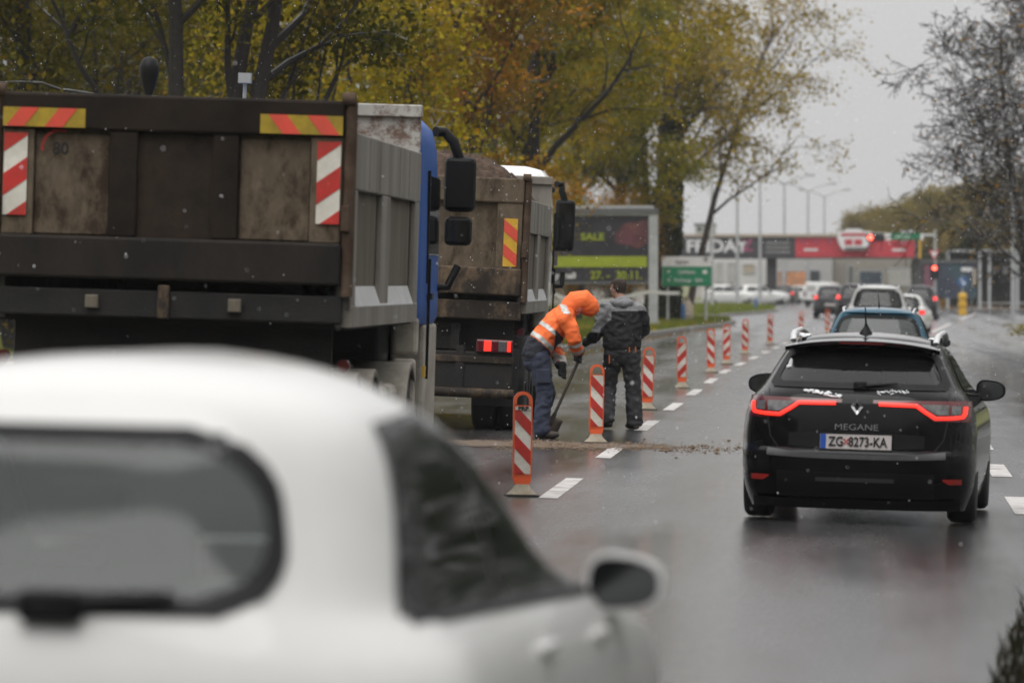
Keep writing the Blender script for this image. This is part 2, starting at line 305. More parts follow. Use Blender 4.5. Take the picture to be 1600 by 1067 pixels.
# ================================================================ cars
def hermite(tab):
    z = np.array([a for a, _ in tab], float); v = np.array([b for _, b in tab], float)
    d = np.diff(v)/np.diff(z); m = np.zeros_like(v); m[0] = d[0]; m[-1] = d[-1]
    for i in range(1, len(v)-1):
        m[i] = 0 if d[i-1]*d[i] <= 0 else 2*d[i-1]*d[i]/(d[i-1]+d[i])
    def f(q):
        q = min(max(q, z[0]), z[-1]); i = min(int(np.searchsorted(z, q, 'right'))-1, len(z)-2); h = z[i+1]-z[i]; t = (q-z[i])/h
        return float((2*t**3-3*t**2+1)*v[i] + (t**3-2*t**2+t)*h*m[i] + (-2*t**3+3*t**2)*v[i+1] + (t**3-t**2)*h*m[i+1])
    return f
class Car:
    def __init__(s, name, label, cat, sp, loc, yaw, roll=CROSS, group=None):
        s.sp = sp; s.W = hermite(sp['W']); s.yr = hermite(sp['yr']); s.yf = hermite(sp['yf'])
        s.ar = sp.get('ar', .55); s.nr = sp.get('nr', 2.7); s.af = sp.get('af', .8); s.nf = sp.get('nf', 2.4)
        s.root = thing(name, label, cat, loc, (0, roll, -yaw), group)
        s.paint = sp['paint']
    def hw(s, y, z):
        W = s.W(z); r = s.yr(z); f = s.yf(z); k = 1.0
        if y < r+s.ar: k = (1-min(1, max(0, (s.ar-(y-r))/s.ar))**s.nr)**(1/s.nr)
        if y > f-s.af: k = min(k, (1-min(1, max(0, (s.af-(f-y))/s.af))**s.nf)**(1/s.nf))
        return W*k
    def rear(s, x, z, off=0):
        def Y(x, z):
            q = min(.999, abs(x)/s.W(z)); return s.yr(z)+s.ar*(1-(1-q**s.nr)**(1/s.nr))
        e = .004; n = Vector(((Y(x+e,z)-Y(x-e,z))/(2*e), -1, (Y(x,z+e)-Y(x,z-e))/(2*e))).normalized()
        return Vector((x, Y(x, z), z))+n*off
    def front(s, x, z, off=0):
        def Y(x, z):
            q = min(.999, abs(x)/s.W(z)); return s.yf(z)-s.af*(1-(1-q**s.nf)**(1/s.nf))
        e = .004; n = Vector((-(Y(x+e,z)-Y(x-e,z))/(2*e), 1, -(Y(x,z+e)-Y(x,z-e))/(2*e))).normalized()
        return Vector((x, Y(x, z), z))+n*off
    def side(s, y, z, sg, off=0):
        e = .01; h = s.hw(y, z); n = Vector((1, -(s.hw(y+e,z)-s.hw(y-e,z))/(2*e), -(s.hw(y,z+e)-s.hw(y,z-e))/(2*e))).normalized()
        p = Vector((h, y, z))+n*off; p.x *= sg; return p
    # strips over the skin: zt, zb as functions of the running coordinate
    def rpatch(s, name, m, x0, x1, zb, zt, off=.008, parent=None, nx=14, nz=6, fn=None, smooth=40):
        fn = fn or s.rear; rows = []
        for i in range(nx+1):
            x = x0+(x1-x0)*i/nx; a = zb(x) if callable(zb) else zb; b = zt(x) if callable(zt) else zt
            rows.append([fn(x, a+(b-a)*j/nz, off) for j in range(nz+1)])
        return MB().grid(rows).obj(name, m, parent or s.root, smooth)
    def rline(s, name, m, pts, hwid, off=.01, parent=None, fn=None):   # ribbon along a line of (x, z)
        fn = fn or s.rear; P2 = []
        for (a, b) in zip(pts[:-1], pts[1:]):
            for i in range(6): P2.append((a[0]+(b[0]-a[0])*i/6, a[1]+(b[1]-a[1])*i/6))
        P2.append(pts[-1]); rows = []
        for i, p in enumerate(P2):
            q0, q1 = P2[max(i-1,0)], P2[min(i+1,len(P2)-1)]; dx, dz = q1[0]-q0[0], q1[1]-q0[1]; l = math.hypot(dx, dz) or 1
            nx_, nz_ = -dz/l*hwid, dx/l*hwid
            a, b = (p[0]+nx_, p[1]+nz_), (p[0]-nx_, p[1]-nz_)
            rows.append([fn(a[0], a[1], .001), fn(a[0], a[1], off), fn(p[0], p[1], off*1.25), fn(b[0], b[1], off), fn(b[0], b[1], .001)])
        return MB().grid(rows).obj(name, m, parent or s.root, 40)
    def spatch(s, name, m, sg, poly, off=.006, parent=None, n=10, nz=5):
        # poly = (yb0, yb1, yt0, yt1, zb0, zb1, zt0, zt1)
        yb0, yb1, yt0, yt1, zb0, zb1, zt0, zt1 = poly; rows = []
        for i in range(n+1):
            t = i/n; a = (yb0+(yb1-yb0)*t, zb0+(zb1-zb0)*t); b = (yt0+(yt1-yt0)*t, zt0+(zt1-zt0)*t)
            rows.append([s.side(a[0]+(b[0]-a[0])*j/nz, a[1]+(b[1]-a[1])*j/nz, sg, off) for j in range(nz+1)])
        return MB().grid(rows).obj(name, m, parent or s.root, 40)
    def body(s):
        sp = s.sp; zl = sp['zlev']; nr, ns, nf = 22, 26, 16; secs = []
        for z in zl:
            W = s.W(z); r = s.yr(z); f = s.yf(z); half = []
            for i in range(nr+1):
                th = math.pi/2*i/nr; half.append((W*math.sin(th)**(2/s.nr) if i else 0, r+s.ar*(1-max(0, math.cos(th))**(2/s.nr))))
            y0, y1 = r+s.ar, max(r+s.ar+.02, f-s.af)
            for i in range(1, ns): half.append((W, y0+(y1-y0)*i/ns))
            for i in range(nf+1):
                th = math.pi/2*(1-i/nf); half.append((W*math.sin(th)**(2/s.nf) if i < nf else 0, max(y1, f-s.af)+min(s.af, max(.01, f-y1))*max(0, math.cos(th))**(2/s.nf) if True else 0))
            ring = [(x, y, z) for x, y in half]+[(-x, y, z) for x, y in half[-2:0:-1]]
            secs.append(ring)
        n = len(secs[0]); vs_ = [p for r_ in secs for p in r_]; fs = []
        for i in range(len(secs)-1):
            for k in range(n):
                q = (i*n+k, i*n+(k+1)%n, (i+1)*n+(k+1)%n, (i+1)*n+k)
                c = [sum(vs_[j][a] for j in q)/4 for a in range(3)]
                if not s.inwin(c): fs.append(q)
        fs += [tuple(range(n-1,-1,-1)), tuple(range((len(secs)-1)*n, len(secs)*n))]
        mb = MB().add(vs_, fs); o = mb.obj('body', s.paint, s.root)
        # wheel arches
        cut = MB()
        for y in sp['wy']:
            for sg in (-1, 1): cut.cyl((sg*sp['wx'], y, sp['wr']), 'x', sp['wr']+.055, .5, 32)
        c = cut.obj('cutter', None); bo = o.modifiers.new('b', 'BOOLEAN'); bo.object = c; bo.operation = 'DIFFERENCE'; bo.solver = 'FAST'
        me = bake(o); o.modifiers.clear()
        if len(me.polygons) > 200:
            o.data = me; me.materials.clear(); me.materials.append(s.paint)
        bpy.data.objects.remove(c)
        o.data.polygons.foreach_set('use_smooth', [True]*len(o.data.polygons)); o.data.set_sharp_from_angle(angle=R(sp.get('sharp', 42)))
        s.bodyo = o; return o
    def inwin(s, c):
        x, y, z = c; sp = s.sp
        rw = sp['rw']
        rnd = sp.get('rround', .05); d = min(z-rw[0], rw[1]-z); xm = rw[2]*s.W(z)-.025
        if 0 < d < rnd: xm -= rnd-math.sqrt(max(0, rnd**2-(rnd-d)**2))
        if rw[0]+.012 < z < rw[1]-.012 and abs(x) < xm and y < s.rear(x, z).y+.12: return True
        for (yb0, yb1, yt0, yt1, zb0, zb1, zt0, zt1) in ():
            zb, zt = (zb0+zb1)/2, (zt0+zt1)/2; t = (z-zb)/(zt-zb)
            if .04 < t < .96 and yb0+(yt0-yb0)*t+.04 < y < yb1+(yt1-yb1)*t-.04 and abs(x) > s.W(z)*.8: return True
        ws = sp['ws']
        if ws[0]+.02 < z < ws[1]-.02 and abs(x) < ws[2]*s.W(z)-.02 and y > s.front(x, z).y-.15: return True
        return False
    def windows(s, gm, gs=None, frit=.05):
        sp = s.sp; gs = gs or gm; zb, zt, fx_ = sp['rw']
        x1 = fx_*s.W((zb+zt)/2)
        def rowx(name, m, off, inset, parent=None):
            rows = []
            for j in range(11):
                z = zb+inset+(zt-zb-2*inset)*j/10; xm = fx_*s.W(z)-inset
                rnd = sp.get('rround', .05); d = min(z-zb-inset, zt-inset-z)
                if d < rnd: xm -= rnd-math.sqrt(max(0, rnd**2-(rnd-d)**2))
                rows.append([s.rear(xm*(2*i/20-1), z, off) for i in range(21)])
            return rows
        g = MB().grid(rowx('', None, .004, 0)).obj('rear_window', gm, s.root, 60)
        # black ceramic border
        ro = [ [r_[0] for r_ in rowx('',0,.007,0)], ]
        def loop(inset):
            rows = rowx('', None, .007, inset); lp = list(rows[0])+[r_[-1] for r_ in rows[1:-1]]+list(reversed(rows[-1]))+[r_[0] for r_ in reversed(rows[1:-1])]
            return lp
        a, b = loop(0), loop(frit); n = len(a)
        MB().add(a+b, [(i, (i+1)%n, (i+1)%n+n, i+n) for i in range(n)]).obj('border', M['black'], g, 60)
        for sg in (-1, 1):
            for q in sp['sw']:
                p = s.spatch('side_window', M['glass_tint'], sg, q, .006, n=18, nz=10)
        ws = sp['ws']; rows = []
        for j in range(9):
            z = ws[0]+(ws[1]-ws[0])*j/8; xm = ws[2]*s.W(z); rows.append([s.front(xm*(2*i/16-1), z, .004) for i in range(17)])
        MB().grid(rows).obj('windscreen', M['glass'], s.root, 60)
    def wheels(s, rimm=None, parts=True):
        sp = s.sp; r = sp['wr']; wd = sp.get('ww', .21)
        ty = MB().lathe([(r*.62,-wd/2),(r*.9,-wd/2),(r*.985,-wd*.38),(r,-wd*.2),(r,wd*.2),(r*.985,wd*.38),(r*.9,wd/2),(r*.62,wd/2)], 32, 'x').mesh('tyre')
        rb = MB().lathe([(.03,-.02),(r*.6,-.02),(r*.63,wd*.42),(r*.6,wd*.44),(r*.57,wd*.3),(.12,wd*.2),(.05,wd*.32),(.02,wd*.32)], 28, 'x')
        for k in range(5):
            a = 2*math.pi*k/5; d = Vector((0, math.cos(a), math.sin(a)))
            rb.tube([d*.05+Vector((wd*.33,0,0)), d*r*.6+Vector((wd*.4,0,0))], [.035,.022], 6)
        rm = rb.mesh('rim')
        for y in sp['wy']:
            for sg in (-1, 1):
                e = bpy.data.objects.new('wheel', None); COL.objects.link(e); e.parent = s.root; e.location = (sg*sp['wx'], y, r)
                if sg < 0: e.rotation_euler = (0, 0, math.pi)
                link('tyre', ty, M['rubber'], e, 50); link('rim', rm, rimm or M['silver'], e, 40)
    def interior(s, seats=True, belt=.95, top=1.3, wid=.6):
        sp = s.sp; L_ = sp['yf'][0][1]
        MB().box(-sp['wx']+.13, sp['wx']-.13, .35, L_-.4, .2, .34).obj('floor_pan', M['dark'], s.root)
        if not seats: return
        y0 = sp.get('seat_y', (1.15, 2.05))
        for row, y in enumerate(y0):
            for x in ((-.36, .36) if row else (-.4, 0, .4)):
                hb = MB(); wd = .22 if row else .19
                hb.prism([(y-.02,.35),(y+.45,.35),(y+.45,.5),(y+.1,.55),(y-.02,belt-.02+.08*row),(y-.13,belt+.08*row)], 'x', x-wd, x+wd)
                so = hb.obj('seat', M['dark'], s.root, 0, .03)
                MB().box(x-.12, x+.12, y-.13, y-.03, belt+.06+.06*row, belt+.22+.06*row).obj('headrest', M['dark'], so, 0, .035)
        MB().box(-.66, .66, y0[1]+.8, y0[1]+1.3, .5, belt-.03).obj('dashboard', M['dark'], s.root, 0, .04)
    def mirrors(s, y, z, hwid, m=None, size=(.22,.15), stalk=.1):
        for sg in (-1, 1):
            x0 = s.hw(y, z)*sg; cx = sg*(hwid-size[0]/2); e = bpy.data.objects.new('wing_mirror', None); COL.objects.link(e); e.parent = s.root
            n = 22; A, B = size[0]/2, size[1]/2
            def ov(k, sc, yy):
                a = 2*math.pi*k/n; c_, s_ = math.cos(a), math.sin(a)
                ex = .72; X = A*sc*math.copysign(abs(c_)**ex, c_); Z = B*sc*math.copysign(abs(s_)**ex, s_)
                Z *= 1-.18*(X*sg/A); return (cx+X, yy, z+Z)
            MB().rings([[ov(k, 1, y-.005) for k in range(n)], [ov(k, 1.03, y+.03) for k in range(n)], [ov(k, .88, y+.1) for k in range(n)], [ov(k, .5, y+.15) for k in range(n)]]).obj('housing', m or M['black'], e, 50)
            MB().rings([[ov(k, .86, y-.008) for k in range(n)], [ov(k, .86, y+.002) for k in range(n)]]).obj('mirror_glass', M['mirror'], e)
            MB().tube([(x0-.03*sg, y+.06, z-B*.75), (cx-A*.7*sg, y+.06, z-B*.6)], [.03,.024], 8).obj('stalk', M['black'], e, 50)
    def plate(s, z, chars, w_=.52, h_=.115, x=0, y=None, parts=True):
        y = s.yr(z)-.012 if y is None else y
        p = MB().box(x-w_/2, x+w_/2, y-.006, y+.03, z-h_/2, z+h_/2).obj('number_plate', M['plate'], s.root, 0, .004)
        fr = MB(); t = .009
        for (a, b, c, d) in ((-w_/2-t, w_/2+t, -h_/2-t, -h_/2), (-w_/2-t, w_/2+t, h_/2, h_/2+t), (-w_/2-t, -w_/2, -h_/2, h_/2), (w_/2, w_/2+t, -h_/2, h_/2)):
            fr.box(x+a, x+b, y-.009, y+.03, z+c, z+d)
        fr.obj('plate_frame', M['black'], p)
        if parts:
            MB().box(x-w_/2+.004, x-w_/2+.046, y-.0085, y, z-h_/2+.004, z+h_/2-.004).obj('blue_strip', M['plate_blue'], p)
            text(chars[0], h_*.86, M['ink'], p, (x-w_*.275, y-.010, z-.002), name='characters', sx=.82, bold=.0015)
            text(chars[1], h_*.86, M['ink'], p, (x+w_*.165, y-.010, z-.002), name='characters', sx=.80, bold=.0015)
            cr = MB()
            for i in range(3):
                for j in range(3):
                    if (i+j) % 2 == 0: cr.box(x-w_*.135+i*.012-.018, x-w_*.135+i*.012-.006, y-.0095, y, z-.02+j*.014, z-.006+j*.014)
            cr.obj('crest', M['red_refl'], p)
        return p
def paintmat(name, c, dirt=(.12,.11,.1), mix2=.25, rough=.28, var=.05):
    return mat(name, c, rough, var=var, scale=2.5, col2=dirt, mix2=mix2, coat=.55, thr=(.5,.8), spec=.12)
# ---------------- black estate car, the sharp one
SPEC_EST = dict(
    W=[(.11,.84),(.26,.885),(.4,.9),(.6,.905),(.74,.9),(.84,.885),(.92,.855),(.975,.825),(1.02,.785),(1.1,.735),(1.2,.685),(1.3,.63),(1.37,.575),(1.41,.50),(1.435,.38),(1.45,.2),(1.455,.04)],
    yr=[(.11,.16),(.26,.05),(.4,.0),(.54,.0),(.575,.045),(.7,.06),(.8,.075),(.92,.11),(.985,.145),(1.02,.19),(1.1,.28),(1.2,.40),(1.3,.52),(1.36,.585),(1.41,.62),(1.435,.7),(1.45,.95),(1.455,1.3)],
    yf=[(.11,4.45),(.3,4.6),(.6,4.62),(.75,4.55),(.85,4.2),(.93,3.75),(.99,3.45),(1.1,3.2),(1.25,2.85),(1.37,2.5),(1.41,2.3),(1.435,2.1),(1.45,1.8),(1.455,1.6)],
    zlev=[.11,.18,.26,.33,.4,.48,.535,.55,.575,.64,.72,.8,.86,.92,.95,.975,1.0,1.02,1.035,1.06,1.1,1.15,1.2,1.25,1.3,1.335,1.37,1.395,1.41,1.425,1.435,1.445,1.45,1.455],
    ar=.62, nr=2.9, af=.9, nf=2.3, wy=(.93, 3.61), wx=.79, wr=.325, ww=.22, rw=(1.03,1.335,.915),
    sw=[(.95,1.35,1.2,1.45,1.02,1.01,1.28,1.31),(1.4,2.2,1.5,2.15,1.005,.98,1.315,1.325),(2.25,3.15,2.2,2.55,.975,.96,1.325,1.31)], ws=(1.0,1.37,.9), seat_y=(1.75,2.6),
    paint=None)
M['car_black'] = paintmat('black_car_paint', (.005,.005,.0055), (.02,.019,.018), .3, .2)
_b = M['car_black'].node_tree.nodes['Principled BSDF'].inputs; _b['Coat Weight'].default_value = 1; _b['Coat IOR'].default_value = 1.22; _b['Specular IOR Level'].default_value = .05
def estate():
    sp = dict(SPEC_EST); sp['paint'] = M['car_black']
    rl, rr = G(1205, 803), G(1512, 818)
    D = 41.4; c = P(1333, 810, D); yaw = R(3.3)
    loc = (c.x, D, gz(c.x))
    C = Car('estate_car', 'black estate car with lit red tail light bars and plate ZG 8273-KA', 'car', sp, loc, yaw)
    C.body(); C.windows(M['glass_dark'], M['glass_dark'], .045); C.wheels(); C.interior(); r_ = C.root
    C.mirrors(2.72, 1.0, 1.045, size=(.235,.165))
    # roof spoiler overhanging the rear window
    rows = []
    for i in range(25):
        x = -.6+1.2*i/24; q = abs(x)/.6; y0 = .40+.16*q**3; zt = 1.405-.06*q**2.4
        rows.append([(x, .75+.1*q, zt+.022-.01*q), (x, y0+.1, zt+.008), (x, y0, zt-.006), (x, y0+.015, zt-.035), (x, y0+.14, zt-.045-.0*q)])
    spo = MB().grid(rows).obj('roof_spoiler', M['car_black'], r_, 50)
    MB().box(-.17, .17, .392, .42, 1.374, 1.39).obj('high_brake_light', M['tail'], spo)
    # tail lights
    for sg in (-1, 1):
        hb = C.rpatch('tail_light', M['tail'], sg*.12, sg*.855, lambda x: .925 if abs(x) < .44 else max(.80, .925-(abs(x)-.44)*.9), lambda x: .952+.004*abs(x), .006, nx=30, nz=5)
        C.rline('light_bar', M['brake'], [(sg*.165,.921),(sg*.45,.916),(sg*.52,.868),(sg*.595,.823),(sg*.71,.826),(sg*.795,.835),(sg*.81,.86),(sg*.812,.91)], .0125, .014, hb)
        C.rpatch('lamp_lens', M['clear'], sg*.49, sg*.69, lambda x: max(.848, .915-(abs(x)-.49)*.62), .925, .011, hb, nx=8, nz=3)
        C.rpatch('lamp_lens', M['clear'], sg*.71, sg*.78, .853, .918, .011, hb, nx=4, nz=3)
        C.rpatch('reflector', M['red_refl'], sg*.66, sg*.80, lambda x: .325 if abs(x) > .7 else .355-(abs(x)-.66)*.7, .365, .012, nx=6, nz=2)
    # tailgate seams
    for sg in (-1, 1):
        C.rline('tailgate_seam', M['ink'], [(sg*.70,1.02),(sg*.695,.95),(sg*.69,.80),(sg*.665,.66),(sg*.6,.575)], .0035, .003)
    C.rpatch('plate_recess', M['black'], -.52, .52, lambda x: .575+.03*abs(x), lambda x: .715-.05*abs(x), .004, nx=16, nz=4)
    C.rpatch('bumper_strip', mat('bumper_grey', (.075,.075,.078), .5, var=.2), -.68, .68, lambda x: .50+.045*abs(x)**3, lambda x: .535+.08*abs(x)**3, .012, nx=20, nz=2)
    C.rpatch('bumper_insert', M['black'], -.6, .6, .21, .40, .009, nx=16, nz=4)
    C.rpatch('diffuser_strip', mat('diffuser_grey', (.05,.05,.052), .5), -.3, .3, .33, .36, .014, nx=10, nz=2)
    C.rpatch('lower_skirt', M['black'], -.78, .78, .125, .20, .02, nx=20, nz=2)
    C.plate(.632, ('ZG', '8273-KA'), .55, .118)
    # diamond badge
    by = C.rear(0, .9).y-.022; bd = MB()
    o_ = [(0,.072),(.055,0),(0,-.072),(-.055,0)]; i_ = [(0,.034),(.021,0),(0,-.034),(-.021,0)]
    vs_ = [(x, by+.012, .9+z) for x, z in o_]+[(x*.75+u*.25, by-.012, .9+z*.75+v*.25) for (x, z), (u, v) in zip(o_, i_)]+[(x, by+.004, .9+z) for x, z in i_]
    bd.add(vs_, [(k, (k+1)%4, (k+1)%4+4, k+4) for k in range(4)]+[(k+4, (k+1)%4+4, (k+1)%4+8, k+8) for k in range(4)]); bd.obj('badge', M['chrome'], r_)
    text('MEGANE', .066, M['chrome'], r_, (0, C.rear(0,.735).y-.01, .742), name='model_lettering', sx=1.3)
    MB().tube([(.0,C.rear(0,1.055).y-.03,1.055),(.3,C.rear(.3,1.075).y-.035,1.085)], [.02,.008], 6).obj('rear_wiper', M['black'], r_)
    MB().box(-.04,.06,C.rear(0,1.06).y-.05,C.rear(0,1.06).y+.02,1.03,1.09).obj('wiper_motor_cover', M['black'], r_, 0, .01)
    # aerial
    an = MB().lathe([(.055,0),(.05,.02),(.022,.06),(.008,.09)], 12, 'z', (0, .98, 1.44)).obj('aerial', M['black'], r_, 60)
    MB().tube([(0,.98,1.5),(0,.86,1.60),(0,.80,1.66)], [.008,.005,.004], 6).obj('aerial_rod', M['black'], an)
    # roof rails, snow melting on them
    for sg in (-1, 1):
        pts = [(sg*.555,.86,1.385),(sg*.56,.92,1.43),(sg*.565,1.1,1.45),(sg*.57,1.9,1.465),(sg*.565,2.35,1.435),(sg*.56,2.45,1.395)]
        MB().tube(pts, .019, 8, 1.3).obj('roof_rail', M['silver'], r_, 50)
        MB().spat if False else None
        for k in range(1):
            hx = []
            MB().box(sg*C.hw(1.45,.9)-.012, sg*C.hw(1.45,.9)+.012, 1.55, 1.72, .865, .885).obj('door_handle', M['black'], r_, 0, .006)
            MB().box(sg*C.hw(2.3,.88)-.012, sg*C.hw(2.3,.88)+.012, 2.4, 2.58, .85, .87).obj('door_handle', M['black'], r_, 0, .006)
    for sg in (-1, 1):
        C.spatch('window_trim', M['chrome'], sg, (1.0,3.1,1.0,3.1,.995,.945,1.012,.96), .008)
    rng = random.Random(4)
    def smear(pts, name='snow_patch'):
        b = MB()
        for (x, z, rx, rz) in pts:
            p = C.rear(x, z, .006); b.ball((p.x, p.y, p.z), 1, 9, 6, (rx, .0045, rz))
        b.obj(name, M['snow'], r_, 60)
    smear([(-.40+.0085*i+rng.uniform(-.012,.012), 1.012-.0013*i+rng.uniform(-.012,.010), rng.uniform(.006,.024), rng.uniform(.004,.012)) for i in range(34)])
    smear([(.15+.007*i, 1.0+rng.uniform(-.014,.014)+.0006*i, rng.uniform(.003,.012), rng.uniform(.002,.008)) for i in range(34)])
    smear([(-.55,1.20,.016,.03),(-.556,1.182,.026,.016),(-.547,1.222,.012,.024)])
    b = MB()
    for i in range(16): b.ball((-.5+rng.uniform(-.04,.05), .86+i*.03, 1.425+rng.uniform(-.01,.012)), 1, 8, 5, (rng.uniform(.015,.035),.05,.007))
    b.obj('snow_patch', M['snow'], r_, 60); b = MB()
    for i in range(10): b.ball((.52+rng.uniform(-.03,.03), 1.0+i*.05, 1.42), 1, 8, 5, (rng.uniform(.015,.03),.06,.007))
    b.obj('snow_patch', M['snow'], r_, 60)
    # wet sheen of snow water on the roof
    return C
EST = estate()
# ---------------- white hatchback in the blurred foreground
M['car_white'] = paintmat('white_car_paint', (.62,.615,.60), (.5,.49,.47), .3, .3, .02)
SPEC_WHT = dict(
    W=[(.17,.82),(.3,.88),(.5,.905),(.75,.91),(.88,.90),(.97,.865),(1.04,.80),(1.09,.755),(1.2,.725),(1.35,.68),(1.45,.635),(1.52,.575),(1.57,.49),(1.60,.39),(1.625,.24),(1.635,.05)],
    yr=[(.17,.15),(.3,.03),(.55,.0),(.65,.04),(.9,.07),(1.05,.12),(1.15,.17),(1.3,.235),(1.45,.295),(1.50,.325),(1.54,.36),(1.57,.41),(1.6,.5),(1.625,.7),(1.635,1.0)],
    yf=[(.17,4.15),(.3,4.3),(.7,4.32),(.85,4.2),(.95,3.75),(1.03,3.35),(1.1,3.1),(1.25,2.75),(1.4,2.4),(1.5,2.1),(1.57,1.85),(1.6,1.7),(1.625,1.5),(1.635,1.2)],
    zlev=[.17,.23,.3,.4,.5,.6,.66,.75,.82,.88,.93,.97,1.0,1.04,1.07,1.09,1.12,1.16,1.2,1.25,1.3,1.35,1.4,1.45,1.475,1.5,1.52,1.545,1.57,1.585,1.6,1.615,1.625,1.635],
    ar=.6, nr=3.0, af=.95, nf=2.2, wy=(.78, 3.4), wx=.79, wr=.34, ww=.22, rw=(1.075,1.485,.70), rround=.16,
    sw=[(.42,1.52,.72,1.5,1.075,1.05,1.49,1.515),(1.56,2.78,1.54,1.98,1.05,1.02,1.515,1.48)], ws=(1.08,1.54,.9), seat_y=(1.2,2.0), paint=M['car_white'])
def white_car():
    C = Car('hatchback_car', 'white hatchback out of focus close to the camera at the lower left', 'car', SPEC_WHT, (0,0,0), 0)
    D0 = 11.6; c = P(34, 800, D0); yaw = math.atan(.163)-YAW
    C.root.location = (c.x, D0, gz(c.x)); C.root.rotation_euler = (0, .022, -yaw)
    C.body(); C.windows(M['glass_fog'], M['glass_dark'], .038); C.wheels(); C.interior(belt=1.02); r_ = C.root
    C.mirrors(2.62, 1.035, 1.03, M['car_white'], size=(.215,.15))
    for sg in (-1, 1):
        tl = C.rpatch('tail_light', M['tail'], sg*.6, sg*.87, .58, .78, .01, nx=10, nz=4)
        C.rline('light_bar', M['brake'], [(sg*.64,.7),(sg*.85,.7)], .02, .016, tl)
        MB().box(sg*C.hw(1.6,.93)-.02, sg*C.hw(1.6,.93)+.02, 1.45, 1.66, .925, .95).obj('door_handle', M['car_white'], r_, 0, .008)
        MB().box(sg*C.hw(2.4,.92)-.02, sg*C.hw(2.4,.92)+.02, 2.3, 2.5, .905, .93).obj('door_handle', M['car_white'], r_, 0, .008)
        C.spatch('window_seal', M['black'], sg, (.44,2.86,.46,2.8,1.055,1.0,1.08,1.03), .007)
    C.plate(.7, ('ZG', '4'), parts=False)
    for sg in (-1, 1): C.spatch('door_seam', M['ink'], sg, (1.535,1.543,1.535,1.543,.35,.35,1.05,1.05), .004)
    MB().tube([(-.02,C.rear(0,1.1).y-.03,1.1),(.28,C.rear(.28,1.12).y-.03,1.125)], [.03,.012], 6).obj('rear_wiper', M['black'], r_)
    MB().box(-.06,.08,C.rear(0,1.09).y-.05,C.rear(0,1.09).y+.02,1.06,1.13).obj('wiper_motor_cover', M['black'], r_, 0, .01)
    return C
WHT = white_car()
# ---------------- cars in the queue ahead
SPEC_HB = dict(
    W=[(.17,.80),(.3,.85),(.5,.875),(.8,.87),(.9,.84),(.97,.79),(1.05,.735),(1.2,.68),(1.35,.61),(1.42,.55),(1.46,.46),(1.485,.3),(1.495,.05)],
    yr=[(.17,.13),(.3,.02),(.55,.0),(.65,.04),(.9,.08),(1.0,.14),(1.1,.22),(1.25,.32),(1.38,.40),(1.42,.36),(1.46,.42),(1.485,.65),(1.495,1.0)],
    yf=[(.17,3.9),(.3,4.05),(.7,4.07),(.85,3.9),(.95,3.4),(1.02,3.1),(1.2,2.7),(1.35,2.35),(1.42,2.1),(1.46,1.9),(1.485,1.6),(1.495,1.3)],
    zlev=[.17,.23,.3,.45,.55,.65,.8,.9,.97,1.0,1.05,1.1,1.2,1.3,1.35,1.38,1.42,1.44,1.46,1.475,1.485,1.495],
    ar=.55, nr=2.9, af=.9, nf=2.2, wy=(.72, 3.22), wx=.755, wr=.31, ww=.2, rw=(1.0,1.375,.88), rround=.1,
    sw=[(.75,1.45,.85,1.45,1.0,.98,1.36,1.37),(1.5,2.6,1.5,1.95,.98,.96,1.37,1.36)], ws=(1.02,1.4,.9), seat_y=(1.1,1.9), paint=None)
def scaled(spec, sz, sw_=1.0, dz=0):
    q = dict(spec)
    for k in ('W','yr','yf'):
        q[k] = [(z*sz, v*(sw_ if k == 'W' else 1)) for z, v in spec[k]]
    q['zlev'] = [z*sz for z in spec['zlev']]; q['rw'] = (spec['rw'][0]*sz, spec['rw'][1]*sz, spec['rw'][2]); q['ws'] = (spec['ws'][0]*sz, spec['ws'][1]*sz, spec['ws'][2])
    q['sw'] = [(*a[:4], *[b*sz for b in a[4:]]) for a in spec['sw']]; q['wx'] = spec['wx']*sw_; q['wr'] = spec['wr']*(sz**.5)
    return q
def queue_car(name, label, px, Y, paint, sz, sw_=1.0, yaw=0, glass='glass', lit=True, base=SPEC_HB, rails=False, lightz=.85, cat='car', group=None, tall=False, plate=True):
    sp = scaled(base, sz, sw_); sp['paint'] = paint; x = P(px, 500, Y).x
    C = Car(name, label, cat, sp, (x, Y, gz(x)), yaw, CROSS, group)
    C.body(); C.windows(M[glass], M['glass_dark'], .05); C.wheels(); C.interior(belt=.93*sz); r_ = C.root
    C.mirrors(2.45, .98*sz, sp['W'][2][1]*1.0+.17, size=(.2,.14))
    for sg in (-1, 1):
        a, b = sg*sp['W'][3][1]*.70, sg*sp['W'][3][1]*.955
        z0, z1 = (lightz-.11)*sz, (lightz+.09)*sz
        tl = C.rpatch('tail_light', M['tail'], a, b, z0, z1, .012, nx=8, nz=4)
        C.rpatch('lamp_lens', M['brake'] if lit else M['tail'], a+(b-a)*.15, a+(b-a)*.9, z0+.03, z1-.05, .02, tl, nx=6, nz=3)
    if lit: MB().box(-.14,.14,C.yr(1.395*sz)-.02,C.yr(1.395*sz)+.03,1.385*sz,1.405*sz).obj('high_brake_light', M['tail'], r_)
    if plate: C.plate(.62*sz, ('ZG','1'), parts=False)
    C.rpatch('bumper_insert', M['black'], -.6*sw_, .6*sw_, .2*sz, .4*sz, .01, nx=10, nz=3)
    if rails:
        for sg in (-1,1): MB().tube([(sg*.5*sw_,.6,1.41*sz),(sg*.52*sw_,.75,1.47*sz),(sg*.52*sw_,1.7,1.48*sz),(sg*.51*sw_,1.85,1.43*sz)], .02, 6).obj('roof_rail', M['silver'], r_)
    return C
M['car_blue'] = paintmat('blue_car_paint', (.012,.08,.13), (.08,.10,.11), .3)
M['car_silver'] = paintmat('silver_car_paint', (.5,.5,.49), (.3,.29,.27), .3)
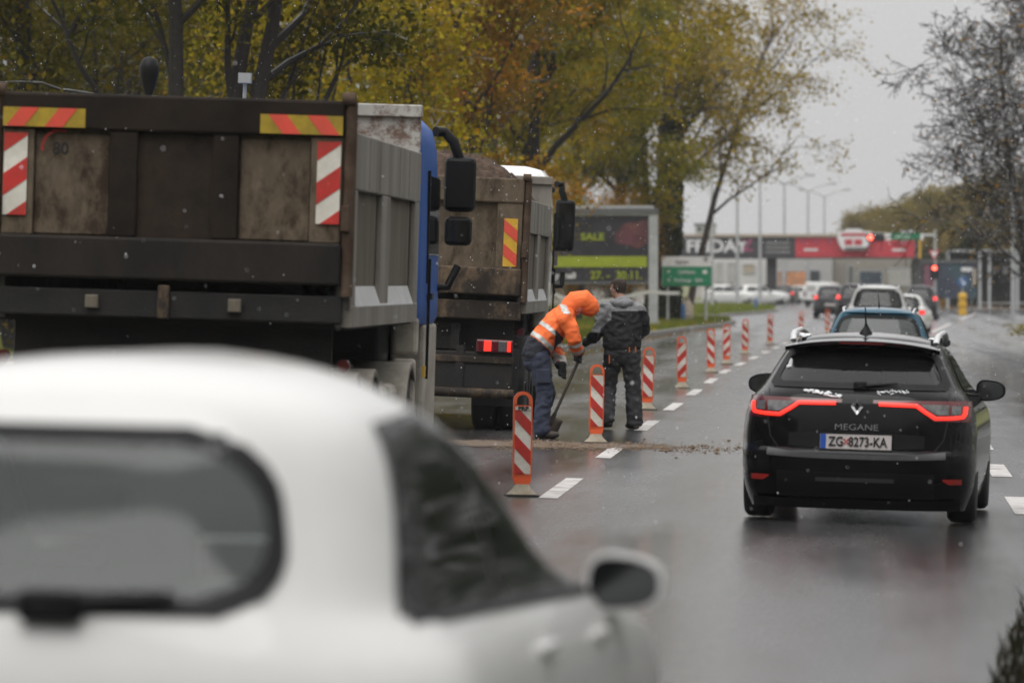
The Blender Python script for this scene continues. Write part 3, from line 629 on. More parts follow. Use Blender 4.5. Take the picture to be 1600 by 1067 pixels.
M['car_grey'] = paintmat('dark_grey_car_paint', (.03,.03,.033), (.08,.075,.07), .3)
M['car_white2'] = paintmat('dirty_white_car_paint', (.66,.66,.64), (.4,.38,.35), .4)
Cb = queue_car('small_car', 'blue hatchback right ahead of the black estate car', 1367, 79, M['car_blue'], 1.0, 1.0, R(1.5), 'glass_fog', lit=False, rails=True)
MB().tube([(0,1.1,1.48),(-.01,.95,1.6),(-.02,.85,1.7)], [.012,.006,.004], 6).obj('aerial', M['black'], Cb.root)
MB().tube([(.02,Cb.rear(0,1.03).y-.03,1.03),(.34,Cb.rear(.34,1.03).y-.03,1.06)], [.02,.01], 6).obj('rear_wiper', M['black'], Cb.root)
queue_car('offroad_car', 'silver tall car with dark rear window, ahead of the blue hatchback', 1369, 140, M['car_silver'], 1.21, 1.0, R(1), 'glass_dark', lit=False, rails=True)
queue_car('offroad_car', 'black tall car with lit brake lights, left of the silver tall car', 1333, 265, M['car_grey'], 1.2, 1.05, R(1), 'glass_dark', lightz=.95)
queue_car('saloon_car', 'white car with lit brake light, right of the silver tall car', 1409, 205, M['car_white2'], .98, 1.0, R(5), 'glass', lightz=.82)
queue_car('offroad_car', 'black tall car with lit brake lights, rightmost in the queue near the signal post', 1437, 285, M['car_grey'], 1.2, 1.05, R(3), 'glass_dark', lightz=.95)
# ================================================================ tipper trucks
M['body_dark'] = mat('tipper_shaded_dark_paint', (0.0126,0.00945,0.00735), .75, var=.35, scale=3, col2=(0.035,0.0238,0.0154), mix2=.6, bump=.12, bscale=25, spec=.15)  # dark brown paint, base cut further to carry the top beam's shade
M['body_beam'] = mat('tipper_black_beam', (0.0136,0.0116,0.01), .7, var=.35, scale=3, col2=(0.036,0.0272,0.0208), mix2=.55, bump=.1, stretch=(1,1,.5), spec=.2)
M['body_tan'] = mat('tipper_muddy_panel', (.13,.10,.07), .85, var=.3, scale=7, col2=(.03,.019,.012), mix2=.85, bump=.2, bscale=30, stretch=(1,1,.55), thr=(.47,.6), spec=.15)
M['body_grey'] = mat('tipper_bare_alloy', (.25,.235,.205), .6, var=.2, scale=3.5, col2=(.10,.08,.06), mix2=.65, stretch=(1,1,.14), thr=(.46,.66), spec=.25)
M['body_greyr'] = mat('tipper_alloy_recess', (.16,.14,.11), .7, var=.25, scale=4, col2=(.06,.045,.03), mix2=.7, stretch=(1,1,.25), spec=.2)
M['post_rust'] = mat('tipper_rusty_post', (.085,.06,.043), .8, var=.35, scale=6, col2=(.05,.024,.013), mix2=.8, spec=.15)
M['head_white'] = mat('headboard_flaking_white', (.42,.41,.38), .6, var=.15, scale=5, col2=(.12,.06,.035), mix2=.9, thr=(.5,.58))
M['chassis'] = mat('chassis_black_mud', (0.00648,0.00612,0.00576), .8, var=.3, scale=6, col2=(0.0216,0.018,0.0144), mix2=.55, bump=.2)
M['mudbar'] = mat('muddy_steel_bar', (.03,.024,.019), .75, var=.3, scale=5, col2=(.19,.13,.08), mix2=.75, thr=(.5,.62), stretch=(1,1,.6), spec=.2)
M['guard'] = mat('mudguard_beige', (.42,.39,.33), .6, var=.15, col2=(.16,.13,.1), mix2=.6)
M['refl_red'] = mat('fluorescent_red_foil', (.72,.075,.045), .5, var=.1, col2=(.4,.1,.06), mix2=.35)
M['refl_yel'] = mat('yellow_foil', (.42,.29,.02), .5, var=.15, scale=9, col2=(.14,.1,.02), mix2=.6)
M['refl_yel2'] = mat('bright_yellow_foil', (.68,.40,.03), .5, var=.12, scale=9, col2=(.3,.18,.04), mix2=.4)
M['cab_blue'] = mat('blue_cab_paint', (.012,.085,.34), .5, var=.08, scale=2.5, col2=(.06,.07,.09), mix2=.3, thr=(.5,.8), spec=.35)
M['cab_white'] = paintmat('white_cab_paint', (.80,.80,.79), (.5,.48,.45), .25, .35)
M['sill_snow'] = mat('thin_slush', (.5,.5,.5), .5, var=.15, scale=3)
M['soil'] = mat('wet_soil', (.075,.045,.028), .95, var=.5, scale=8, col2=(.03,.018,.012), mix2=.6, bump=.8, bscale=18)
def clip_poly(poly, x0, x1, z0, z1):
    def cl(p, f, inter):
        out = []
        for i in range(len(p)):
            a, b = p[i], p[(i+1) % len(p)]
            if f(a): out.append(a)
            if f(a) != f(b): out.append(inter(a, b))
        return out
    def ix(c): return lambda a, b: (c, a[1]+(b[1]-a[1])*(c-a[0])/(b[0]-a[0]))
    def iz(c): return lambda a, b: (a[0]+(b[0]-a[0])*(c-a[1])/(b[1]-a[1]), c)
    for f, i in ((lambda p: p[0] >= x0-1e-9, ix(x0)), (lambda p: p[0] <= x1+1e-9, ix(x1)), (lambda p: p[1] >= z0-1e-9, iz(z0)), (lambda p: p[1] <= z1+1e-9, iz(z1))):
        if poly: poly = cl(poly, f, i)
    return poly
def stripes(x0, x1, z0, z1, slope, period, duty, phase, y, parent, m, name='stripe', th=.003):
    # slanted bars clipped to a board; slope = dz per dx
    w_ = x1-x0; k = -8
    while k < 30:
        b0 = z0+phase+k*period; b1 = b0+period*duty
        poly = [(x0, b0), (x1, b0+slope*w_), (x1, b1+slope*w_), (x0, b1)]
        q = clip_poly(poly, x0, x1, z0, z1)
        if len(q) > 2: MB().prism(q, 'y', y-th, y).obj(name, m, parent)
        k += 1
def tipper(name, label, X, Y, yaw, roll, v):
    r_ = thing(name, label, 'truck', (X, Y, gz(X)), (0, roll, -yaw)); rng = random.Random(v)
    d = .0 if v == 1 else -.05
    Z = lambda z: z+(0 if v == 1 else {2.99:-.02,2.74:-.06,2.02:-.10,1.73:-.13,1.66:-.13,1.47:-.16}.get(z, d))
    panel = M['body_tan']; dark = M['body_dark'] if v == 1 else M['body_tan']
    beam = M['body_beam'] if v == 1 else M['mudbar']
    # tailgate
    t = bpy.data.objects.new('tailgate', None); COL.objects.link(t); t.parent = r_
    MB().box(-1.165,1.165,.03,.10,Z(1.75),Z(2.95)).obj('tailgate_skin', panel if v == 1 else M['body_tan'], t)
    MB().box(-1.175,1.175,-.06,.06,Z(2.74),Z(2.99)).obj('top_beam', dark, t, 0, .02)
    MB().box(-1.175,1.175,-.07,.06,Z(1.73),Z(2.02)).obj('bottom_beam', beam, t, 0, .02)
    za, zb = Z(2.02), Z(2.74)
    if v == 1:
        for x0, x1 in ((-1.165,-.95),(.95,1.165)): MB().box(x0,x1,-.03,.03,za,zb).obj('corner_stile', M['body_tan'], t, 0, .008)
        for x0, x1 in ((-.43,-.235),(.275,.46)): MB().box(x0,x1,-.045,.03,za,zb).obj('stile', M['body_dark'], t, 0, .015)
        MB().box(-.235,.275,.0,.03,za,zb).obj('recess_panel', mat('recess_brown', (.022,.017,.013), .8, var=.35, scale=5, col2=(.05,.033,.022), mix2=.65, bump=.15, spec=.15), t)
        for x0, x1 in ((-.945,-.435),(.465,.945)): MB().box(x0,x1,.012,.03,za+.01,zb-.03).obj('panel', M['body_tan'], t, 0, .006)
        for sx in (-1, 1):
            c0, c1 = (.995,1.155) if sx > 0 else (-1.155,-.995)
            b = MB().box(c0,c1,-.042,-.03,za+.13,zb-.03).obj('warning_board', M['white_refl'], t)
            stripes(c0,c1,za+.13,zb-.03,.72,.30,.5,.13,-.0425,b,M['red_refl'])
            c0, c1 = (.60,1.165) if sx > 0 else (-1.165,-.60)
            b = MB().box(c0,c1,-.066,-.06,2.755,2.885).obj('reflector_plate', M['refl_yel'], t)
            w2 = .13
            for k in range(2):
                xs = (.655+.265*k) if sx > 0 else -(.655+.265*k)
                q = [(xs, 2.885), (xs+.125*sx, 2.885), (xs+(.125+.10)*sx, 2.755), (xs+.10*sx, 2.755)]
                MB().prism(q, 'y', -.0695, -.0662).obj('stripe', M['refl_red'], b)
        text('80', .115, M['ink'], t, (-.775, .006, zb-.13), name='speed_lettering', depth=.002)
        ring = MB(); n = 14
        rows = [[(-.78+.13*math.cos(a)*k, .009, zb-.125+.13*math.sin(a)*k) for k in (.86,1)] for a in np.linspace(R(70), R(190), n)]
        ring.grid(rows).obj('speed_disc_arc', M['red_refl'], t)
    else:
        for x0, x1 in ((-1.165,-.87),(.87,1.165)): MB().box(x0,x1,-.04,.03,za,zb).obj('corner_stile', M['body_tan'], t, 0, .008)
        for x0, x1 in ((-.1,.1),): MB().box(x0,x1,-.03,.03,za,zb).obj('stile', M['body_tan'], t, 0, .01)
        for sx in (-1, 1):
            c0, c1 = (.955,1.115) if sx > 0 else (-1.115,-.955)
            b = MB().box(c0,c1,-.052,-.04,za+.02,za+.58).obj('warning_board', M['refl_yel2'], t)
            stripes(c0,c1,za+.02,za+.58,-.8*sx,.28,.5,.13,-.0525,b,M['refl_red'])
    for sx in (-1, 1):   # hinge posts
        MB().tube([(sx*1.215,.0,Z(1.66)),(sx*1.215,.0,Z(2.99)+.0)], .045, 10).obj('hinge_post', M['post_rust'], t, 50)
        MB().cyl((sx*1.2,-.02,Z(2.99)+.01),'x',.05,.09,12).obj('hinge_pin', M['post_rust'], t, 50)
        MB().box(sx*1.2-.03,sx*1.2+.03,-.08,-.03,2.1+d,2.28+d).obj('latch', M['post_rust'], t, 0, .01)
    # load body
    b = bpy.data.objects.new('load_body', None); COL.objects.link(b); b.parent = r_
    LB = 6.0; zt = 2.785+d; zf = 1.53+d
    MB().box(-1.2,1.2,.1,LB,zf-.1,zf).obj('body_floor', M['chassis'], b)
    for sx in (-1, 1):
        i0 = sx*1.16; o0 = sx*1.25
        lo, hi = min(i0, sx*1.20), max(i0, sx*1.20)
        MB().box(lo,hi,.1,LB,zf,zt-.005).obj('side_wall', M['body_greyr'], b)
        lo, hi = sorted((sx*1.2, o0)); 
        MB().box(lo,hi,.06,LB,2.39+d,zt).obj('upper_side_panel', M['body_grey'], b, 0, .012)
        for y0, y1 in ((.06,.36),(2.45,3.15),(5.6,6.0)): MB().box(lo,hi-.003 if sx > 0 else hi,y0,y1,zf+.02,2.392+d).obj('side_rib', M['body_grey'], b, 0, .012)
        q = [(sx*1.2,zf+.2),(sx*1.25,zf+.06),(sx*1.25,zf-.08),(sx*1.14,zf-.08),(sx*1.14,zf+.2)]
        MB().prism(q,'y',.06,LB).obj('side_sill', M['body_grey'], b)
        MB().prism([(sx*1.203,zf+.2),(sx*1.252,zf+.062),(sx*1.25,zf+.055),(sx*1.195,zf+.2)],'y',.4,LB-.45).obj('snow_on_sill', M['sill_snow'], b)
        for y in (1.2,2.1,3.9,4.8):
            MB().box(sx*1.251-.002,sx*1.251+.002,y-.008,y+.008,2.41+d,zt-.02).obj('weld_seam', M['body_greyr'], b)
    MB().box(-1.24,1.24,LB-.06,LB,zf,3.15+d).obj('headboard', M['head_white'] if v == 1 else M['body_grey'], b, 0, .01)
    MB().box(-1.25,1.25,LB-.10,LB+.02,3.06+d,3.16+d).obj('headboard_rim', M['head_white'] if v == 1 else M['body_grey'], b, 0, .01)
    # soil in the body
    rows = []; nx, ny = 34, 70; rs = np.random.RandomState(3+v)
    peak = .66 if v == 2 else -.25
    for j in range(ny+1):
        y = .12+(LB-.2)*j/ny; row = []
        for i in range(nx+1):
            x = -1.15+2.3*i/nx
            h = zt-.12+peak*max(0,1-(abs(x-.12)/1.12)**2.6)*max(0,1-((y-2.4)/2.6)**2)**.8+rs.uniform(-.05,.06)*(1 if v == 2 else .5)
            row.append((x, y, h))
        rows.append(row)
    s_ = MB().grid(rows).obj('soil_heap', M['soil'], r_)
    tag(s_, 'brown heap of wet soil in the load body')
    # chassis
    MB().box(-1.19,1.19,-.02,.12,Z(1.47),Z(1.66)).obj('rear_crossbeam', M['chassis'] if v == 1 else M['mudbar'], r_, 0, .015)
    for x in ((-.52,.46) if v == 1 else ()):
        MB().box(x-.045,x+.045,-.075,-.02,1.53,1.62).obj('bumper_stop', M['body_greyr'], r_, 0, .008)
    for x in ((-.03,),(.0,))[v-1]:
        MB().box(x-.04,x+.04,-.06,-.02,1.47+d,1.70+d).obj('latch_bracket', M['mudbar'], r_, 0, .01)
    for x in (-.43,.43): MB().box(x-.05,x+.05,.1,8.4,.95,1.25).obj('frame_rail', M['chassis'], r_)
    MB().box(-.45,.45,.2,.5,.95,1.25).obj('rear_cross_member', M['chassis'], r_)
    MB().box(-1.1,1.1,.32,.36,.85,1.5).obj('rear_apron', M['chassis'], r_)
    MB().box(-1.12,1.12,.02,.10,.50,.93).obj('lamp_carrier', M['chassis'], r_, 0, .015)
    MB().box(-1.14,1.14,-.005,.05,.80,.88).obj('carrier_rim', M['mudbar'], r_, 0, .01)
    MB().tube([(-1.15,-.03,.45),(1.15,-.03,.45)], .06, 10).obj('underrun_bar', M['mudbar'], r_, 50)
    for x in (-.5,.5): MB().box(x-.05,x+.05,0,.15,.40,1.0).obj('bar_bracket', M['chassis'], r_)
    for sx in (-1,1):
        lo, hi = sorted((sx*.69, sx*1.12)); lamp = MB().box(lo,hi,-.03,.06,.93,1.08).obj('tail_lamp', M['tail'], r_, 0, .012)
        for k, m in enumerate(('tail','brake','tail','clear','brake')):
            a = lo+.02+(hi-lo-.04)*([0,.18,.42,.62,.88] if sx > 0 else [1-.12,1-.42,1-.62,1-.88,0])[k]
            wv = (hi-lo-.04)*[.16,.22,.18,.24,.11][k] if sx > 0 else (hi-lo-.04)*.1
            mm = M[m] if v == 2 else M['tail']
            MB().box(a,a+wv,-.04,-.028,.945,1.065).obj('lamp_lens', mm, lamp, 0, .006)
        MB().box(sx*.92-.26,sx*.92+.26,.28,.31,.30,.98).obj('mud_flap', M['rubber'], r_)
    # wheels and mudguards
    ty = MB()
    ty.lathe([(.29,-.14),(.45,-.15),(.505,-.12),(.52,-.08),(.52,.08),(.505,.12),(.45,.15),(.29,.14)], 28, 'x'); tym = ty.mesh('tyre')
    rim = MB().lathe([(.02,-.05),(.28,-.05),(.3,.13),(.27,.14),(.24,.0),(.12,.0),(.11,.16),(.02,.16)], 24, 'x').mesh('rim')
    for y in (.95, 2.32, 5.75, 7.45):
        for sx in (-1,1):
            for k, x in enumerate(((.78,1.10) if y < 3 else (1.06,))):
                e = bpy.data.objects.new('wheel', None); COL.objects.link(e); e.parent = r_; e.location = (sx*x, y, .52)
                if sx < 0: e.rotation_euler = (0,0,math.pi)
                link('tyre', tym, M['rubber'], e, 50); link('rim', rim, M['chassis'], e, 50)
        MB().cyl((0,y,.52),'x',.09,1.6,12).obj('axle', M['chassis'], r_, 50)
    for y in (.95, 2.32, 5.75):
        for sx in (-1,1):
            rows = []
            for k in range(13):
                a = R(-5+190*k/12); yy, zz = y-math.cos(a)*.6, .55+math.sin(a)*.58
                rows.append([(sx*.70,yy,zz),(sx*1.24,yy,zz),(sx*1.245,yy,zz-.05)])
            g = MB().grid(rows).obj('mudguard', M['guard'] if v == 1 else M['chassis'], r_, 60)
            sm = g.modifiers.new('s','SOLIDIFY'); sm.thickness = .02
    for sx in (-1,1):
        for y in (.38,): MB().cyl((sx*1.18,y,1.18),'y',.045,.05,12).obj('marker_lamp', M['tail'], r_)
        MB().box(sx*1.0-.2,sx*1.0+.2,3.35,4.9,.45,.98).obj('side_tank', M['guard'] if v == 1 else M['chassis'], r_, 0, .06)
    # cab
    c = bpy.data.objects.new('cab', None); COL.objects.link(c); c.parent = r_
    pm = M['cab_blue'] if v == 1 else M['cab_white']; y0 = 6.12; top = 3.12 if v == 1 else 3.24
    secs = []
    for (z, hw_, ya, yb) in ((1.42,1.25,y0+.05,y0+2.2),(1.48,1.275,y0,y0+2.28),(1.6,1.275,y0,y0+2.28),(1.95,1.275,y0,y0+2.22),(2.6,1.265,y0+.01,y0+2.0),(2.85,1.255,y0+.03,y0+1.88),(top-.12,1.225,y0+.06,y0+1.72),(top-.04,1.15,y0+.12,y0+1.55),(top,.95,y0+.25,y0+1.35)):
        ring = []; n = 40; hw_ *= (.985 if v == 1 else .93)
        for k in range(n):
            a = 2*math.pi*k/n; cx, sy = math.cos(a), math.sin(a); e_ = .11
            ring.append((hw_*math.copysign(abs(cx)**e_, cx), (ya+yb)/2+(yb-ya)/2*math.copysign(abs(sy)**e_, sy), z))
        secs.append(ring)
    MB().rings(secs).obj('cab_shell', pm, c, 38)
    MB().box(-.95,.95,y0-.1,y0+2.2,.5,1.45).obj('engine_cover', M['chassis'], c, 0, .03)
    for sx in (-1,1):
        MB().box(sx*1.255-.012,sx*1.255+.012,y0+.75,y0+1.85,1.98,2.62).obj('side_window', M['glass_dark'], c, 0, .01)
        MB().box(sx*1.257-.012,sx*1.257+.012,y0+.68,y0+.74,1.75,2.66).obj('door_pillar', M['black'], c)
        MB().box(sx*1.278-.012,sx*1.278+.012,y0+.72,y0+.735,.98,1.95).obj('door_seam', M['black'], c)
        MB().box(sx*1.282-.015,sx*1.282+.015,y0+.8,y0+1.0,1.62,1.67).obj('door_handle', M['black'], c)
        MB().box(sx*1.15-.1,sx*1.15+.1,y0+.0,y0+.16,1.18,1.48).obj('side_cover', M['guard'], c, 0, .03)
        MB().box(sx*1.15-.09,sx*1.15+.09,y0-.05,y0+.1,.62,1.15).obj('side_skirt', M['guard'], c, 0, .03)
        MB().box(sx*1.10-.14,sx*1.10+.14,y0+.9,y0+2.25,.42,1.42).obj('cab_step', M['guard'] if v == 1 else M['chassis'], c, 0, .03)
        MB().box(sx*1.283-.01,sx*1.283+.01,y0+.32,y0+.42,1.0,1.09).obj('side_marker', M['refl_yel2'], c)
        # mirrors on a bent arm
        my = y0+2.05; mx = sx*(1.41 if v == 1 else 1.33); mz = .21 if v == 1 else .26; ml = .0 if v == 1 else .22
        MB().tube([(sx*1.2,my-.05,2.80+mz),(sx*1.27,my+.03,2.80+mz),(mx-sx*.06,my,2.72+mz),(mx,my+.05,2.55+mz)], .045, 8).obj('mirror_arm', M['black'], c, 50)
        MB().tube([(sx*1.22,my-.05,1.72),(sx*1.33,my,1.72),(mx,my+.05,1.90)], .035, 8).obj('mirror_arm', M['black'], c, 50)
        hm = MB().box(mx-.13,mx+.13,my-.02,my+.13,2.14+mz-ml,2.60+mz).obj('main_mirror', M['black'], c, 0, .05)
        MB().box(mx-.105,mx+.105,my-.028,my-.02,2.18+mz-ml,2.56+mz).obj('mirror_glass', M['mirror'] if v == 2 else M['black'], hm)
        if v == 2: continue
        wm = MB().box(mx-.12,mx+.11,my-.02,my+.12,1.86+mz,2.10+mz).obj('wide_mirror', M['black'], c, 0, .045)
        MB().box(mx-.095,mx+.085,my-.028,my-.02,1.89+mz,2.07+mz).obj('mirror_glass', M['mirror'], wm)
    ws = MB(); ws.box(-1.1,1.1,y0+2.06,y0+2.2,1.85,2.65); ws.obj('windscreen', M['glass_dark'], c, 0, .03)
    MB().box(-1.2,1.2,y0+1.1,y0+1.75,top-.30,top-.22).obj('roof_visor', M['black'], c, 0, .03)
    MB().box(-1.18,1.18,y0+2.1,y0+2.42,.35,.80).obj('front_bumper', pm, c, 0, .05)
    if v == 1:
        MB().tube([(-.95,y0-.05,3.0),(-.95,y0-.05,3.25)], .03, 8).obj('aerial_mast', M['black'], c)
        a = MB(); a.lathe([(.03,3.24),(.05,3.30),(.075,3.40),(.08,3.46),(.06,3.52),(.02,3.545)], 14, 'z', (-.95,y0-.05,-.06)); a.obj('exhaust_cowl', M['black'], c, 50)
        MB().tube([(-.22,y0+.3,3.0),(-.22,y0+.3,3.34)], .016, 6).obj('work_lamp_post', M['steel'], c)
        MB().box(-.27,-.17,y0+.25,y0+.35,3.31,3.39).obj('work_lamp', M['steel'], c)
    return r_
x1 = P(252, 400, 36.7).x
tipper('tipper_truck', 'empty tipper truck with blue cab and red-white warning boards, nearest the camera', x1, 36.7, R(-.4), .031, 1)
x2 = P(813, 400, 63).x-1.25
tipper('tipper_truck', 'tipper truck with white cab loaded with brown soil, beside the orange-clad worker', x2, 63, R(-.9), .045, 2)
# ================================================================ people
def loft(mb, pts, rad, n=14):           # closed elliptic tube: rad = (rx, ry) across / along reference, or number
    mbp = [Vector(p) for p in pts]; secs = []; prev = None
    for i, p in enumerate(mbp):
        t = (mbp[min(i+1, len(mbp)-1)]-mbp[max(i-1, 0)]).normalized()
        if prev is None:
            a = Vector((0,1,0)) if abs(t.y) < .9 else Vector((1,0,0)); u = (a-t*a.dot(t)).normalized()
        else: u = (prev-t*prev.dot(t)).normalized()
        prev = u; b = t.cross(u); r_ = rad[i]; rx, ry = (r_, r_) if not isinstance(r_, tuple) else r_
        secs.append([p+u*math.cos(2*math.pi*k/n)*ry+b*math.sin(2*math.pi*k/n)*rx for k in range(n)])
    # rounded ends
    def cap(sec, c, d, k): return [c+(Vector(q)-c)*k+d for q in sec]
    r0 = rad[0] if not isinstance(rad[0], tuple) else min(rad[0]); r1 = rad[-1] if not isinstance(rad[-1], tuple) else min(rad[-1])
    d0 = (mbp[0]-mbp[1]).normalized(); d1 = (mbp[-1]-mbp[-2]).normalized()
    secs = [cap(secs[0], mbp[0], d0*r0*.55, .35), cap(secs[0], mbp[0], d0*r0*.4, .75)]+secs+[cap(secs[-1], mbp[-1], d1*r1*.4, .75), cap(secs[-1], mbp[-1], d1*r1*.55, .35)]
    mb.rings(secs)
def fuse(name, mb, m, parent, vox=.011, smooth=4, folds=0, fs=9, seed=1):
    o = mb.obj(name, m, parent); rm = o.modifiers.new('r','REMESH'); rm.mode = 'VOXEL'; rm.voxel_size = vox
    if smooth:
        s_ = o.modifiers.new('s','SMOOTH'); s_.iterations = smooth; s_.factor = .5
    me = bake(o); o.modifiers.clear(); o.data = me; me.materials.clear(); me.materials.append(m)
    if folds:
        from mathutils import noise
        me.update(); no = [v.normal.copy() for v in me.vertices]
        for v, n in zip(me.vertices, no):
            q = v.co*fs+Vector((seed*3.1, 0, 0)); f = 1-abs(noise.noise(Vector((q.x, q.y, q.z*1.7))))*2.2
            v.co += n*folds*(f*.7+.3*noise.noise(q*2.7))
    me.polygons.foreach_set('use_smooth', [True]*len(me.polygons)); return o
def shell(name, src, pred, off, m, parent):   # a piece of cloth lying over the faces of src that satisfy pred
    me = src.data; me.update(); vmap = {}; vs_ = []; fs = []
    for p in me.polygons:
        if pred(p.center, p.normal):
            f = []
            for i in p.vertices:
                if i not in vmap: vmap[i] = len(vs_); vs_.append(me.vertices[i].co+me.vertices[i].normal*off)
                f.append(vmap[i])
            fs.append(f)
    if not fs: return None
    b = MB(); b.v = [tuple(v) for v in vs_]; b.f = [tuple(f) for f in fs]; o = b.obj(name, m, parent)
    o.data.polygons.foreach_set('use_smooth', [True]*len(o.data.polygons)); return o
def hand(mb, w_, d, pal, r=.0095, curl=.5, flip=1):
    # palm from wrist w_ along d; pal = direction the palm faces; five fingers rooted in the palm
    d = Vector(d).normalized(); pal = Vector(pal); pal = (pal-d*pal.dot(d)).normalized(); sx = d.cross(pal)*flip; w_ = Vector(w_)
    loft(mb, [w_, w_+d*.045, w_+d*.085], [(.026,.026),(.042,.019),(.043,.016)], 10)
    for k, (o_, l) in enumerate(((-.031,.066),(-.0105,.078),(.0105,.074),(.031,.058))):
        p0 = w_+d*.075+sx*o_; p1 = p0+d*l*.45+pal*l*.12*curl; p2 = p1+(d*(1-curl)+pal*curl)*l*.34; p3 = p2+(d*(1-1.6*curl)+pal*curl*1.2)*l*.28
        loft(mb, [p0,p1,p2,p3], [r*1.1,r,r*.92,r*.75], 8)
    t0 = w_+d*.028-sx*.028; t1 = t0-sx*.022+d*.03+pal*.012; t2 = t1+d*.03+pal*.02*curl-sx*.004
    loft(mb, [t0,t1,t2], [.0125,.0115,.009], 8)
M['skin'] = mat('skin', (.42,.23,.16), .55, var=.08, scale=20)
M['hair'] = mat('short_dark_hair', (.035,.022,.015), .8, var=.4, scale=90, bump=.5, bscale=300)
M['orange'] = mat('fluorescent_orange_cloth', (.93,.17,.035), .75, var=.08, scale=8, bump=.1, bscale=30)
M['navy'] = mat('navy_cloth', (.012,.014,.022), .85, var=.3)
M['jeans'] = mat('blue_grey_work_trousers', (.022,.03,.058), .85, var=.35, scale=10, col2=(.06,.062,.075), mix2=.35, bump=.15)
M['jgrey'] = mat('grey_jacket_cloth', (.2,.2,.208), .8, var=.25, scale=60, bump=.1)
M['jblack'] = mat('black_jacket_cloth', (.012,.012,.014), .75, var=.3, bump=.1)
M['tgrey'] = mat('dark_grey_trousers', (.028,.028,.031), .85, var=.3, bump=.15)
M['boot'] = mat('muddy_boot_leather', (.02,.018,.016), .7, var=.3, col2=(.08,.06,.045), mix2=.5)
M['band'] = mat('reflective_band', (.5,.49,.46), .4, var=.1, metal=.2)
M['glove'] = mat('black_glove', (.012,.012,.012), .8, var=.2)
M['wood'] = mat('worn_shovel_handle', (.05,.038,.028), .7, var=.3)
M['orange_trim'] = mat('orange_trim', (.6,.15,.02), .7)
def boot(mb, an, tox, toy, sole=.0):
    # ankle point, toe direction in plan
    a = Vector(an); t = Vector((tox, toy, 0)).normalized(); z0 = a.z-.10+sole
    loft(mb, [a+Vector((0,0,.10)), a+Vector((0,0,.02)), a+Vector((0,0,-.05))], [.062,.06,.062], 12)
    h = Vector((a.x, a.y, z0+.042))
    loft(mb, [h-t*.055, h+t*.03, h+t*.12, h+t*.185], [(.04,.045),(.046,.05),(.044,.052),(.032,.046)], 12)
def head(mb, c, fdir, up, s=1.0):
    c = Vector(c); f = Vector(fdir).normalized(); u = Vector(up).normalized(); u = (u-f*u.dot(f)).normalized(); rt = f.cross(u)
    def pt(a, b, cc): return c+(rt*a+f*b+u*cc)*s
    secs = []
    for (zz, w_, back, fr) in ((-.115,.035,.02,.075),(-.10,.05,.045,.088),(-.07,.060,.065,.092),(-.03,.068,.082,.093),(.0,.072,.092,.094),(.04,.075,.098,.096),(.075,.070,.092,.086),(.10,.055,.072,.062),(.115,.03,.035,.03)):
        secs.append([pt(w_*math.cos(2*math.pi*k/18), (fr if math.sin(2*math.pi*k/18) > 0 else back)*math.sin(2*math.pi*k/18), zz) for k in range(18)])
    mb.rings(secs)
    loft(mb, [pt(0,.088,.02), pt(0,.112,-.02), pt(0,.098,-.032)], [.010,.015,.012], 8)       # nose
    loft(mb, [pt(-.024,.088,-.062), pt(0,.096,-.06), pt(.024,.088,-.062)], [.007,.009,.007], 8)  # lips
    for sx in (-1,1):
        loft(mb, [pt(sx*.076,-.002,.026), pt(sx*.084,-.012,.0), pt(sx*.076,-.004,-.03)], [.010,.014,.009], 8)  # ears
        loft(mb, [pt(sx*.014,.09,.026), pt(sx*.045,.084,.026)], [.008,.009], 8)                 # brow
    return pt
def eyes(pt, parent):
    for sx in (-1,1):
        p = pt(sx*.03,.088,.004); MB().ball(p, .011, 10, 7).obj('eye', M['white'], parent, 60)
        q = pt(sx*.03,.097,.004); MB().ball(q, .0045, 8, 5).obj('pupil', M['ink'], parent, 60)
